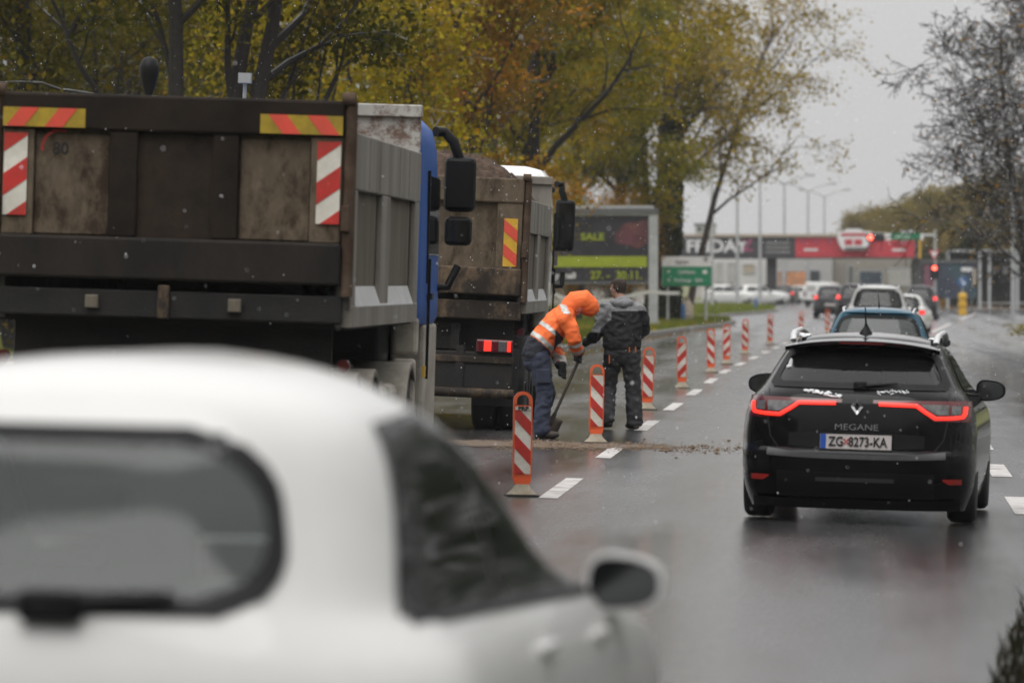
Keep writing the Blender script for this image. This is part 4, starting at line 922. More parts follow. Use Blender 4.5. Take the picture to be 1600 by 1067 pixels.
def shoveller():
    # local frame: the worker faces +x, camera looks along +y; z from the ground
    fy = G(846, 682); base = (P(846,682,60.8).x, 60.8, gz(fy.x))
    r_ = thing('person', 'person in orange hooded reflective jacket bending over a shovel behind the loaded truck', 'person', base, (0,0,R(14)))
    hipL, hipR = (-.03,.10,.92), (-.05,-.10,.92)
    kL, kR = (.10,.15,.50), (.02,-.12,.50); aL, aR = (.03,.19,.11), (-.03,-.15,.10)
    wst = (-.02,0,1.05); chest = (.17,0,1.27); sh = (.29,0,1.40); neck = (.36,0,1.45); hd = (.455,0,1.52)
    sR, sL = (.27,-.20,1.36), (.27,.20,1.36); eR, eL = (.33,-.235,1.10), (.20,.24,1.02)
    wR, wL = (.40,-.10,.955), (.235,-.02,.79)
    # body, one continuous surface
    b = MB()
    loft(b, [(-.05,0,.90),wst,chest,sh], [(.10,.15),(.10,.145),(.11,.16),(.08,.15)]); loft(b, [sh,neck,hd], [.06,.055,.06], 12)
    loft(b, [hipL,kL,aL], [.085,.055,.04]); loft(b, [hipR,kR,aR], [.085,.055,.04])
    for s_, e_, w_ in ((sR,eR,wR),(sL,eL,wL)): loft(b, [s_,e_,w_], [.055,.042,.03])
    for a in (aL,aR): loft(b, [Vector(a)-Vector((.03,0,.04)), Vector(a)+Vector((.12,0,-.07))], [.035,.03])
    pt = head(b, hd, (.80,-.05,-.60), (.6,0,.8))
    grip = (Vector((.10,.0,-.75))).normalized()
    hand(b, wR, (.05,.35,-.9), (1,.3,.2), .0095, .75); hand(b, wL, (-.02,-.05,-1), (.5,-.2,-.1), .0095, .7)
    bo = fuse('body', b, M['skin'], r_, .009, 3)
    eyes(pt, bo)
    # trousers
    t = MB(); loft(t, [(-.10,0,.82),(-.055,0,.92),(-.02,0,1.04)], [(.115,.16),(.13,.175),(.13,.17)])
    for h, k, a in ((hipL,kL,aL),(hipR,kR,aR)):
        k = Vector(k); a = Vector(a); h = Vector(h)
        loft(t, [h, (h+k)/2+Vector((-.0,0,0)), k, (k+a)/2+Vector((-.015,0,0)), a+Vector((0,0,.03)), a+Vector((.01,0,-.02))], [.115,.10,.086,.085,.085,.09])
    tr = fuse('trousers', t, M['jeans'], bo, .012, 2, .018, 8)
    pk = MB(); pk.box(-.10,.06,-.235,-.20,.62,.78); pk.obj('leg_pocket', M['jeans'], tr, 0, .012)
    # jacket with hood
    j = MB()
    loft(j, [(-.085,0,.90),wst,(.07,0,1.16),chest,sh,(.33,0,1.425)], [(.145,.185),(.15,.19),(.15,.20),(.155,.205),(.13,.195),(.09,.12)])
    for s_, e_, w_ in ((sR,eR,wR),(sL,eL,wL)):
        s_, e_, w_ = Vector(s_), Vector(e_), Vector(w_)
        loft(j, [s_+Vector((-.05,0,.0)), s_*.5+e_*.5+Vector((0,(-.012 if s_.y < 0 else .012),0)), e_, e_*.5+w_*.5, w_+(e_-w_)*.12], [.095,.082,.075,.066,.058])
    jk = fuse('jacket', j, M['orange'], bo, .011, 2, .017, 8, 2)
    h = MB(); c = Vector(hd)
    loft(h, [(.27,0,1.42),(.33,0,1.475),(.385,0,1.525),c+Vector((.03,0,.025)),c+Vector((.10,0,-.045)),c+Vector((.135,0,-.085))], [(.085,.10),(.115,.118),(.13,.128),(.128,.125),(.115,.11),(.09,.09)], 18)
    hd_o = fuse('hood', h, M['orange'], jk, .011, 3, .006, 9, 5)
    # dark opening at the front of the hood
    ax = (Vector(sh)-Vector(wst)).normalized(); w0 = Vector(wst)
    def along(c): return (c-w0).dot(ax)
    tors = lambda c: abs(c.y) < .185 and not (c.x > .30 and c.z < 1.2)
    def armq(c, s_, e_, w_):
        # distance run along the sleeve below the elbow; None when not on the arm
        e_, w_ = Vector(e_), Vector(w_); d = (w_-e_); l = d.length; d = d/l; t_ = (c-e_).dot(d); q = (c-e_-d*t_).length
        return t_/l if q < .10 and -.4 < t_/l < 1.2 else None
    onarm = lambda c: (armq(c, sR, eR, wR) is not None and c.y < -.08 and c.x > .2) or (armq(c, sL, eL, wL) is not None and c.y > .1 and c.x > .1)
    shell('navy_hem', jk, lambda c, n: along(c) < .005 and not onarm(c), .004, M['navy'], jk)
    shell('reflective_band', jk, lambda c, n: .015 < along(c) < .068 and not onarm(c), .006, M['band'], jk)
    shell('reflective_band', jk, lambda c, n: .165 < along(c) < .215 and not onarm(c), .006, M['band'], jk)
    shell('navy_side_panel', jk, lambda c, n: .03 < along(c) < .22 and c.x > .12 and c.y < -.05 and not onarm(c), .009, M['navy'], jk)
    for (s_, e_, w_, side) in ((sR,eR,wR,-1),(sL,eL,wL,1)):
        for lo, hi in ((.02,.22),(.58,.80)):
            shell('sleeve_band', jk, lambda c, n, s_=s_, e_=e_, w_=w_, lo=lo, hi=hi: (lambda q: q is not None and lo < q < hi and c.x > .15 and c.y*side > -.06)(armq(c, s_, e_, w_)), .006, M['band'], jk)
    shell('shoulder_band', jk, lambda c, n: abs(c.x-.235) < .035 and c.z > 1.40, .006, M['band'], jk)
    # gloves: hand shapes, a little larger
    for w_, d_, p_ in ((wR,(.05,.35,-.9),(1,.3,.2)),(wL,(-.02,-.05,-1),(.5,-.2,-.1))):
        g = MB(); hand(g, w_, d_, p_, .0135, .72); w_ = Vector(w_); d_ = Vector(d_).normalized()
        loft(g, [w_-d_*.05, w_+d_*.03], [.046,.042], 12); loft(g, [w_+d_*.02, w_+d_*.085], [(.05,.03),(.05,.028)], 12)
        fuse('glove', g, M['glove'], bo, .007, 2)
    g = MB(); boot(g, aR, 1, -.1); fuse('boot', g, M['boot'], bo, .009, 2)
    g = MB(); boot(g, aL, 1, .15); fuse('boot', g, M['boot'], bo, .009, 2)
    bpy.context.view_layer.update()
    # shovel held in both hands
    mw = r_.matrix_world; a = mw @ (Vector(wR)+Vector((.03,.03,-.05))); bq = mw @ Vector((.12,-.05,.22))
    sv = thing('shovel', 'shovel with dark handle and square blade held by the orange-clad worker', 'shovel', bq)
    d = (a-bq); up = d.normalized()
    MB().tube([Vector((0,0,0)), d*.5, d+up*.10], .018, 10).obj('handle', M['wood'], sv, 50)
    sx = up.cross(Vector((0,1,0))).normalized(); fw = sx.cross(up)
    rows = []
    for k in range(9):
        t_ = k/8; wv = .115 if t_ < .8 else .115-.03*(t_-.8)/.2
        rows.append([up*(.02-.27*t_)*1.0+sx*wv*q+fw*(.03*q*q)+Vector((0,0,0)) for q in (-1,-.5,0,.5,1)])
    o = MB().grid(rows).obj('blade', mat('shovel_steel', (.06,.05,.045), .55, .4, var=.4, col2=(.10,.07,.045), mix2=.6), sv, 50)
    o.modifiers.new('s','SOLIDIFY').thickness = .006
    MB().tube([up*-.06, up*.06], [.02,.026], 10).obj('socket', M['boot'], sv, 50)
shoveller()
def walker():
    X = P(972, 668, 65.2).x; base = (X, 65.2, gz(X))
    r_ = thing('person', 'person in grey and black jacket walking away with head turned left', 'person', base, (0,0,R(8)))
    # faces +y (away from the camera), left is -x
    hipL, hipR = (-.095,0,.94), (.10,0,.94); kL, kR = (-.155,.12,.52), (.135,.02,.50); aL, aR = (-.195,-.06,.125), (.15,-.03,.10)
    sL, sR = (-.205,0,1.475), (.215,0,1.46); eL, eR = (-.275,.03,1.19), (.265,.10,1.20); wL, wR = (-.36,.20,1.085), (.15,.26,1.10)
    hd = (-.035,.055,1.70)
    b = MB()
    loft(b, [(0,0,.90),(0,0,1.05),(.005,.01,1.28),(.005,.0,1.46)], [(.155,.10),(.145,.105),(.17,.12),(.15,.09)]); loft(b, [(0,.0,1.46),(-.02,.02,1.56),hd], [.065,.06,.06], 12)
    loft(b, [hipL,kL,aL], [.088,.056,.04]); loft(b, [hipR,kR,aR], [.088,.056,.04])
    for s_, e_, w_ in ((sR,eR,wR),(sL,eL,wL)): loft(b, [s_,e_,w_], [.055,.042,.03])
    for a in (aL,aR): loft(b, [Vector(a)-Vector((0,.03,.04)), Vector(a)+Vector((-.02,.12,-.07))], [.035,.03])
    pt = head(b, hd, (-.86,.5,-.05), (0,0,1))
    hand(b, wL, (-.75,.35,-.5), (.3,.9,0), .0095, .5); hand(b, wR, (-.6,.5,-.5), (-.3,-.9,0), .0095, .6)
    bo = fuse('body', b, M['skin'], r_, .009, 2); eyes(pt, bo)
    c = Vector(hd)
    def is_hair(cc, n):
        q = cc-c; f = Vector((-.86,.5,0)); u = q.dot(f)
        return q.length < .15 and (q.z > .055 or (q.z > -.055 and u < .0-.25*max(0, -q.z)) or (q.z > .0 and u < .035)) and q.z < .2
    shell('hair', bo, is_hair, .006, M['hair'], bo)
    t = MB(); loft(t, [(0,-.005,.84),(0,0,.93),(0,0,1.06)], [(.165,.115),(.185,.14),(.175,.13)])
    for h, k, a in ((hipL,kL,aL),(hipR,kR,aR)):
        k = Vector(k); a = Vector(a); h = Vector(h)
        loft(t, [h, (h+k)/2, k, (k+a)/2, a+Vector((0,0,.04)), a+Vector((0,.01,-.015))], [.118,.106,.093,.092,.094,.098])
    tr = fuse('trousers', t, M['tgrey'], bo, .012, 2, .018, 8, 7)
    for x in (.075,.15): MB().box(x-.006,x+.006,-.146,-.13,.93,1.0).obj('pocket_stitching', M['orange_trim'], tr)
    MB().box(-.17,-.158,-.11,-.095,.80,.90).obj('pocket_stitching', M['orange_trim'], tr)
    j = MB()
    loft(j, [(0,0,.99),(0,.0,1.10),(.005,.01,1.28),(.005,.005,1.42),(0,.0,1.50),(-.01,.01,1.555)], [(.225,.15),(.225,.155),(.232,.165),(.228,.15),(.165,.115),(.085,.085)])
    for s_, e_, w_ in ((sR,eR,wR),(sL,eL,wL)):
        s_, e_, w_ = Vector(s_), Vector(e_), Vector(w_)
        loft(j, [s_+Vector((.04 if s_.x < 0 else -.04,0,.0)), (s_+e_)/2, e_, (e_+w_)/2, w_+(e_-w_)*.1], [.10,.088,.08,.07,.06])
    jk = fuse('jacket', j, M['jgrey'], bo, .011, 2, .017, 8, 4)
    shell('black_back_panel', jk, lambda q, n: q.z < 1.43-.25*max(0, -q.x-.10) and q.x > -.215+.09*(1.43-q.z)/.4*-1+(.0) and not (q.x < -.14 and q.z > 1.22+.9*(q.x+.26)) , .005, M['jblack'], jk)
    shell('black_cuff', jk, lambda q, n: q.x < -.30 and q.z < 1.17, .005, M['jblack'], jk)
    h = MB()
    loft(h, [(-.115,.02,1.53),(-.075,-.07,1.525),(.0,-.10,1.515),(.075,-.07,1.525),(.10,.02,1.53)], [(.035,.05),(.05,.06),(.058,.07),(.05,.06),(.035,.05)], 12)
    loft(h, [(-.02,-.06,1.57),(0,-.09,1.50),(0,-.10,1.44)], [(.095,.05),(.11,.055),(.075,.03)], 14)
    fuse('hood', h, M['jgrey'], jk, .010, 3, .006, 10, 6)
    for w_, d_, p_ in ((wL,(-.75,.35,-.5),(.3,.9,0)),):
        g = MB(); hand(g, w_, d_, p_, .0135, .5); w_ = Vector(w_); d_ = Vector(d_).normalized()
        loft(g, [w_-d_*.05, w_+d_*.03], [.048,.044], 12); loft(g, [w_+d_*.02, w_+d_*.085], [(.05,.03),(.05,.028)], 12); fuse('glove', g, M['glove'], bo, .007, 2)
    g = MB(); boot(g, aR, -.35, 1); fuse('boot', g, M['boot'], bo, .009, 2)
    g = MB(); boot(g, aL, -1, .1); fuse('boot', g, M['boot'], bo, .009, 2)
walker()
# ================================================================ delineator posts and soil on the road
M['dl_orange'] = mat('orange_plastic', (.75,.12,.03), .5, var=.1, scale=7, col2=(.35,.08,.04), mix2=.4)
M['dl_red'] = mat('red_stripe_foil', (.5,.025,.018), .5, var=.2, scale=7, col2=(.2,.04,.025), mix2=.6)
M['dl_white'] = mat('white_stripe_foil', (.7,.67,.6), .5, var=.12, scale=7, col2=(.3,.25,.18), mix2=.6)
M['dl_base'] = mat('yellow_rubber_base', (.5,.36,.06), .7, var=.25, scale=7, col2=(.2,.16,.11), mix2=.6)
M['dl_base2'] = mat('muddy_rubber_base', (.36,.32,.24), .75, var=.3, scale=7, col2=(.12,.09,.06), mix2=.7)
def delineator_mesh(sg, wd=.08, H=.87):
    """one post; sg = direction in which its stripes fall"""
    out = {}
    def outline(w_, z0, zt, n=12):
        p = [(-w_, z0), (w_, z0)]
        for k in range(n+1):
            a = math.pi*k/n; p.append((w_*math.cos(a), zt-w_+w_*math.sin(a)))
        return p
    zt = H; o_ = outline(wd, .17, zt); i_ = outline(wd*.62, zt-.115, zt-.028)
    # frame plate with a grip hole: two halves of a ring joined by the board below
    mb = MB(); y0, y1 = -.018, .018
    mb.prism([(-wd,.16),(wd,.16),(wd,zt-.115),(-wd,zt-.115)], 'y', y0, y1)
    n = 16; O = [(wd, zt-.115)]+[(wd*math.cos(math.pi*k/n), zt-wd+wd*math.sin(math.pi*k/n)) for k in range(n+1)]+[(-wd, zt-.115)]
    wi = wd*.66; I = [(wi, zt-.105)]+[(wi*math.cos(math.pi*k/n), zt-wd+wi*math.sin(math.pi*k/n)) for k in range(n+1)]+[(-wi, zt-.105)]
    m = len(O); vs_ = [(x,y0,z) for x,z in O]+[(x,y0,z) for x,z in I]+[(x,y1,z) for x,z in O]+[(x,y1,z) for x,z in I]; fs = []
    for k in range(m-1): fs += [(k,k+1,m+k+1,m+k), (2*m+k,3*m+k,3*m+k+1,2*m+k+1), (k,2*m+k,2*m+k+1,k+1), (m+k,m+k+1,3*m+k+1,3*m+k)]
    mb.add(vs_, fs)
    mb.prism([(-wd*.92,.13),(wd*.92,.13),(wd,.165),(-wd,.165)], 'y', y0, y1)
    mb.prism([(-.055,.055),(.055,.055),(.062,.10),(.075,.135),(-.075,.135),(-.062,.10)], 'y', -.03, .03)
    out['frame'] = mb.mesh('frame')
    wi = wd-.013; z0, z1 = .185, zt-.125
    out['board'] = MB().box(-wi,wi,-.0215,-.0185,z0,z1).mesh('board')
    L_ = []
    slope = -1.05*sg; per = .242
    for k in range(-4,8):
        b0 = z0-.03+k*per+(0 if sg > 0 else .0); q = clip_poly([(-wi,b0),(wi,b0+slope*2*wi),(wi,b0+per*.5+slope*2*wi),(-wi,b0+per*.5)], -wi, wi, z0, z1)
        if len(q) > 2: L_.append(MB().prism(q,'y',-.0245,-.0215).mesh('stripe'))
    out['stripes'] = L_
    mb = MB(); secs = []
    for z, hx, hy in ((0,.125,.13),(.018,.125,.13),(.03,.11,.10),(.06,.08,.06),(.10,.06,.045)):
        secs.append([(hx*math.copysign(abs(math.cos(2*math.pi*k/24))**.6, math.cos(2*math.pi*k/24)), hy*math.copysign(abs(math.sin(2*math.pi*k/24))**.6, math.sin(2*math.pi*k/24)), z) for k in range(24)])
    mb.rings(secs); out['base'] = mb.mesh('base')
    out['foot'] = MB().box(-.135,.135,-.14,.14,-.004,.012).mesh('foot_plate')
    return out
DA, DB = delineator_mesh(1), delineator_mesh(-1)
spots = [  # pixel of the base centre, label, stripe direction, base, lean
 (815,775,'red-white delineator post nearest the camera, with small black letters on top',1,2,.018),
 (931,692,'red-white delineator post standing in the strip of soil between the two persons',1,2,.0),
 (1011,640,'red-white delineator post on a yellow base right of the walking person',1,1,0),
 (1065.5,606,'fourth red-white delineator post, stripes rising to the right',-1,2,0),
 (1111,582,'fifth red-white delineator post from the camera on a yellow base',1,1,0),
 (1135,569,'sixth red-white delineator post from the camera, close beside the fifth',-1,2,0),
 (1164,553,'seventh red-white delineator post from the camera on a yellow base',1,1,0),
 (1203,538,'eighth red-white delineator post from the camera, before the lawn corner',1,2,0),
 (1251,528,'ninth red-white delineator post, just left of the blue hatchback',1,2,0),
 (1293,521,'farthest red-white delineator post, half hidden by the blue hatchback',1,2,0)]
for px, py, lab, sg, bs, lean in spots:
    g = G(px, py); q = DA if sg > 0 else DB
    r_ = thing('delineator_post', lab, 'delineator post', (g.x, g.y, gz(g.x)), (R(random.Random(px+1).uniform(-2,2)), CROSS*.6+lean+R(random.Random(px+2).uniform(-1.3,1.3)), R(random.Random(px).uniform(-14,14))), 'delineator posts along the closed lane')
    link('frame', q['frame'], M['dl_orange'], r_)
    b = link('board', q['board'], M['dl_white'], r_)
    for s_ in q['stripes']: link('stripe', s_, M['dl_red'], b)
    link('base', q['base'], M['dl_base'] if bs == 1 else M['dl_base2'], r_, 50); link('foot_plate', q['foot'], M['rubber'], r_)
    if px == 815:
        MB().box(-.066,.066,-.0265,-.0245,.715,.742).obj('label_strip', M['dl_white'], b)
        text('PRP', .045, M['ink'], b, (0,-.028,.727), bold=.002, sx=1.2)
# soil spilled across the lane
rs = np.random.RandomState(11); mb = MB()
oct_v = [(1,0,0),(-1,0,0),(0,1,0),(0,-1,0),(0,0,1),(0,0,-.4)]; oct_f = [(0,2,4),(2,1,4),(1,3,4),(3,0,4),(2,0,5),(1,2,5),(3,1,5),(0,3,5)]
def clod(x, y, s_, h=0):
    a, b, c = rs.uniform(.6,1.3,3)*s_; an = rs.uniform(0, 6.28); ca_, sa__ = math.cos(an), math.sin(an)
    mb.add([(x+ca_*p*a-sa__*q*b, y+sa__*p*a+ca_*q*b, gz(x)+h+c*.6*(r_+.35)) for p, q, r_ in oct_v], oct_f)
for k in range(5200):
    t = rs.beta(1.2,2.3); x = -3.9+2.75*t; wv = (.55+.5*math.sin(t*9+1)**2)*(1-.35*t); y = 58.0+.9*t+.25*math.sin(t*14)+rs.normal(0,1)*wv; clod(x, y, rs.gamma(1.2,.0045)+.002)
for k in range(220):
    x = rs.uniform(-3.9,-.6); y = 58.8+rs.normal(0,1.5); clod(x, y, rs.gamma(1.4,.007)+.003)
tag(mb.obj('soil_crumbs', mat('drying_soil', (.15,.10,.062), .95, var=.6, scale=9, col2=(.05,.032,.02), mix2=.6)), 'brown soil crumbs spilled in a strip across the road', kind='stuff')
def dirtfilm():
    m = bpy.data.materials.new('thin_mud_film'); m.use_nodes = True; t = m.node_tree; b = t.nodes['Principled BSDF']; b.inputs['Base Color'].default_value = (.10,.066,.04,1); b.inputs['Roughness'].default_value = .7
    n = t.nodes.new('ShaderNodeTexNoise'); n.inputs['Scale'].default_value = 5; n.inputs['Detail'].default_value = 8; n.inputs['Roughness'].default_value = .75
    co = t.nodes.new('ShaderNodeTexCoord'); mp = t.nodes.new('ShaderNodeMapping'); mp.inputs['Scale'].default_value = (1,.25,1); t.links.new(co.outputs['Object'], mp.inputs[0]); t.links.new(mp.outputs[0], n.inputs['Vector'])
    sx = t.nodes.new('ShaderNodeAttribute'); sx.attribute_name = 'cover'
    ad = t.nodes.new('ShaderNodeMath'); ad.operation = 'MULTIPLY_ADD'; ad.inputs[1].default_value = 1.0; t.links.new(sx.outputs['Fac'], ad.inputs[0]); t.links.new(n.outputs[0], ad.inputs[2])
    r_ = t.nodes.new('ShaderNodeValToRGB'); r_.color_ramp.elements[0].position = .78; r_.color_ramp.elements[1].position = 1.15 if False else 1.0; t.links.new(ad.outputs[0], r_.inputs[0]); t.links.new(r_.outputs[0], b.inputs['Alpha']); return m
mb = MB(); rows = []; cov = []
for j in range(25):
    v_ = -1+2*j/24; row = []
    for i in range(31):
        t = i/30; x = -5.2+4.4*t; y = 58.0+1.2*t+v_*2.2; row.append((x, y, gz(x)+.007)); cov.append(.62*max(0,1-abs(v_)**1.3)*min(1,(1-t)*2.2)*min(1,t*6))
    rows.append(row)
mb.grid(rows); o = mb.obj('mud_film', dirtfilm()); at_ = o.data.attributes.new('cover','FLOAT','POINT'); at_.data.foreach_set('value', cov)
tag(o, 'thin brown mud smeared on the wet road', kind='stuff')
# ================================================================ trees
def barkmat(name, c, snow=.6):
    m = bpy.data.materials.new(name); m.use_nodes = True; t = m.node_tree; b = t.nodes['Principled BSDF']; b.inputs['Roughness'].default_value = .9
    co = t.nodes.new('ShaderNodeTexCoord'); n = t.nodes.new('ShaderNodeTexNoise'); n.inputs['Scale'].default_value = 16; n.inputs['Detail'].default_value = 8
    t.links.new(co.outputs['Object'], n.inputs['Vector']); r_ = t.nodes.new('ShaderNodeValToRGB')
    r_.color_ramp.elements[0].color = (*[x*.25 for x in c],1); r_.color_ramp.elements[1].color = (*[x*2.4 for x in c],1); t.links.new(n.outputs[0], r_.inputs[0])
    # wet snow lying on the upper side of the boughs
    g = t.nodes.new('ShaderNodeNewGeometry'); s_ = t.nodes.new('ShaderNodeSeparateXYZ'); t.links.new(g.outputs['Normal'], s_.inputs[0])
    n2 = t.nodes.new('ShaderNodeTexNoise'); n2.inputs['Scale'].default_value = 1.3; t.links.new(co.outputs['Object'], n2.inputs['Vector'])
    ad = t.nodes.new('ShaderNodeMath'); ad.operation = 'ADD'; t.links.new(s_.outputs['Z'], ad.inputs[0]); t.links.new(n2.outputs[0], ad.inputs[1])
    r2 = t.nodes.new('ShaderNodeValToRGB'); r2.color_ramp.elements[0].position = .0; r2.color_ramp.elements[1].position = 1.0
    mr_ = t.nodes.new('ShaderNodeMapRange'); mr_.inputs['From Min'].default_value = 1.12; mr_.inputs['From Max'].default_value = 1.4; mr_.inputs['To Max'].default_value = snow; t.links.new(ad.outputs[0], mr_.inputs['Value'])
    x = t.nodes.new('ShaderNodeMix'); x.data_type = 'RGBA'; t.links.new(mr_.outputs[0], x.inputs[0]); t.links.new(r_.outputs[0], x.inputs[6]); x.inputs[7].default_value = (.7,.71,.73,1)
    t.links.new(x.outputs[2], b.inputs['Base Color'])
    bu = t.nodes.new('ShaderNodeBump'); bu.inputs['Strength'].default_value = .5; t.links.new(n.outputs[0], bu.inputs['Height']); t.links.new(bu.outputs[0], b.inputs['Normal']); return m
def leafmat(name, cols):
    m = bpy.data.materials.new(name); m.use_nodes = True; t = m.node_tree; b = t.nodes['Principled BSDF']; b.inputs['Roughness'].default_value = .6; b.inputs['Specular IOR Level'].default_value = .05
    g = t.nodes.new('ShaderNodeNewGeometry'); r_ = t.nodes.new('ShaderNodeValToRGB'); e = r_.color_ramp.elements
    while len(e) < len(cols): e.new(.5)
    for i, (p, c) in enumerate(cols): e[i].position = p; e[i].color = (*c,1)
    # clumps share a tint: noise in space plus a leaf-by-leaf part
    n = t.nodes.new('ShaderNodeTexNoise'); n.inputs['Scale'].default_value = .7; n.inputs['Detail'].default_value = 3; co = t.nodes.new('ShaderNodeTexCoord'); t.links.new(co.outputs['Object'], n.inputs['Vector'])
    a = t.nodes.new('ShaderNodeMath'); a.operation = 'MULTIPLY_ADD'; a.inputs[1].default_value = .45; t.links.new(g.outputs['Random Per Island'], a.inputs[0])
    m1 = t.nodes.new('ShaderNodeMapRange'); m1.inputs['From Min'].default_value = .3; m1.inputs['From Max'].default_value = .7; m1.inputs['To Max'].default_value = .55; t.links.new(n.outputs[0], m1.inputs['Value']); t.links.new(m1.outputs[0], a.inputs[2])
    t.links.new(a.outputs[0], r_.inputs[0]); t.links.new(r_.outputs[0], b.inputs['Base Color'])
    b.inputs['Transmission Weight'].default_value = 0
    tr = t.nodes.new('ShaderNodeBsdfTranslucent'); t.links.new(r_.outputs[0], tr.inputs[0]); ms = t.nodes.new('ShaderNodeMixShader'); ms.inputs[0].default_value = .3
    out = t.nodes['Material Output']; t.links.new(b.outputs[0], ms.inputs[1]); t.links.new(tr.outputs[0], ms.inputs[2]); t.links.new(ms.outputs[0], out.inputs[0]); return m
M['bark'] = barkmat('dark_wet_bark', (.016,.013,.011), .5)
M['bark2'] = barkmat('grey_brown_bark', (.055,.045,.038), .25)
LM = {
 'olive': leafmat('olive_yellow_leaves', [(0,(.04,.055,.004)),(.35,(.13,.14,.006)),(.7,(.25,.21,.008)),(1,(.38,.20,.012))]),
 'olive_shade': leafmat('shaded_olive_brown_leaves', [(0,(.022,.028,.004)),(.35,(.065,.065,.006)),(.7,(.12,.095,.008)),(1,(.22,.11,.012))]),  # olive leaves with the dimness of the grove's left side put into the colour
 'gold': leafmat('golden_green_leaves', [(0,(.06,.07,.004)),(.4,(.22,.19,.007)),(.75,(.36,.25,.009)),(1,(.45,.21,.012))]),
 'rust': leafmat('rusty_orange_leaves', [(0,(.06,.06,.008)),(.35,(.19,.12,.012)),(.65,(.34,.17,.014)),(1,(.46,.13,.02))]),
 'thin': leafmat('pale_yellow_leaves', [(0,(.13,.11,.015)),(.5,(.32,.24,.025)),(1,(.44,.26,.03))]),
 'dark': leafmat('dark_green_ivy_leaves', [(0,(.012,.018,.008)),(.6,(.03,.04,.014)),(1,(.06,.06,.02))]),
 'far': leafmat('hazy_autumn_leaves', [(0,(.08,.08,.02)),(.5,(.19,.15,.025)),(1,(.29,.17,.03))])}
def rvec(rng): 
    v = Vector((rng.gauss(0,1), rng.gauss(0,1), rng.gauss(0,1))); return v.normalized()
def gen_tree(seed, H=13, r0=.3, fork=.18, nl=14000, ls=.11, spread=.55, lean=(0,0), levels=3, kids=(9,7,5), droop=.05, lo=.2, leaf_jit=.24, clen=.42, stems=1, crat=(.42,.62), rmin=.006):
    rng = random.Random(seed); wood = MB(); tips = []
    def grow(p, d, ln, r_, lv):
        n = 7 if lv == 0 else (5 if lv < 3 else 3); pts = [p.copy()]; rad = [r_]; q = p.copy(); dd = d.normalized()
        for i in range(n):
            dd = (dd+rvec(rng)*(.10 if lv == 0 else .24)+Vector((0,0,(.06 if lv < 2 else -droop)))).normalized()
            q = q+dd*ln/n; pts.append(q.copy()); rad.append(max(rmin, r_*(1-(.72 if lv == 0 else .8)*(i+1)/n)))
        wood.tube(pts, rad, (9,6,5,3,3)[min(lv,4)])
        if lv >= levels-1:
            for i in range(1, n+1):
                tips.append(pts[i])
                if i < n: tips.append((pts[i]+pts[i+1])/2)
        if lv < levels:
            k = kids[min(lv, len(kids)-1)]
            for j in range(k):
                t = (lo+(1-lo)*(j+rng.random()*.8)/k) if lv == 0 else (.25+.75*(j+rng.random())/k); t = min(.99, t)*n; i = int(t); f = t-i
                pp = pts[i].lerp(pts[i+1], f); ax = (pts[i+1]-pts[i]).normalized()
                o_ = rvec(rng); o_ = (o_-ax*o_.dot(ax)).normalized()
                ang = spread*rng.uniform(.75,1.25)*(1.1 if lv == 0 else 1); nd = ax*math.cos(ang)+o_*math.sin(ang)
                cl_ = ln*clen*rng.uniform(.75,1.25)*(1.15-.55*t/n if lv == 0 else 1)
                grow(pp, nd, cl_, rad[i]*rng.uniform(*crat)*(1 if lv else (crat[0]/.42)), lv+1)
    for s_ in range(stems):
        d = Vector((lean[0]+(rng.uniform(-.25,.25) if stems > 1 else 0), lean[1]+(rng.uniform(-.25,.25) if stems > 1 else 0), 1))
        grow(Vector((0,0,-.1)), d, H*.82*(1 if stems == 1 else rng.uniform(.7,1)), r0, 0)
    wm = wood.mesh('trunk')
    tp = np.array([[*t] for t in tips]); rs_ = np.random.RandomState(seed)
    cm = leafmesh('crown', tp[rs_.randint(0, len(tp), nl)]+rs_.normal(0, leaf_jit, (nl,3))*np.array([1,1,.75]), ls, rs_) if nl else None
    return wm, cm
def leafmesh(name, pos, ls, rs_):
    n = len(pos); a = rs_.normal(0,1,(n,3)); a /= np.linalg.norm(a,axis=1)[:,None]; b = rs_.normal(0,1,(n,3)); b -= a*(a*b).sum(1)[:,None]; b /= np.linalg.norm(b,axis=1)[:,None]
    s_ = ls*rs_.uniform(.6,1.35,(n,1)); v = np.empty((n,4,3)); v[:,0] = pos-a*s_*.5; v[:,1] = pos+b*s_*.32-a*s_*.05; v[:,2] = pos+a*s_*.5; v[:,3] = pos-b*s_*.32-a*s_*.05
    me = bpy.data.meshes.new(name); me.vertices.add(4*n); me.vertices.foreach_set('co', v.reshape(-1)); me.loops.add(4*n); me.loops.foreach_set('vertex_index', np.arange(4*n, dtype=np.int32))
    me.polygons.add(n); me.polygons.foreach_set('loop_start', np.arange(0,4*n,4,dtype=np.int32)); me.polygons.foreach_set('loop_total', np.full(n,4,dtype=np.int32)); me.update(); me.validate(); return me
KIND = {
 'a': gen_tree(1, 13, .26, nl=17000, ls=.13, lo=.3),
 'b': gen_tree(2, 12, .23, nl=17000, ls=.12, lo=.28, spread=.7),
 'c': gen_tree(3, 15, .30, nl=18000, ls=.14, lo=.3, spread=.6),
 'm': gen_tree(14, 14, .19, nl=18000, ls=.13, lo=.3, spread=.6, stems=3, kids=(7,6,5)),
 'd': gen_tree(5, 8, .10, nl=15000, ls=.10, lo=.05, spread=.6, stems=4, kids=(7,5,4), leaf_jit=.4),
 'e': gen_tree(8, 14, .28, nl=16000, ls=.15, lo=.32, spread=.65, lean=(.06,0)),
}
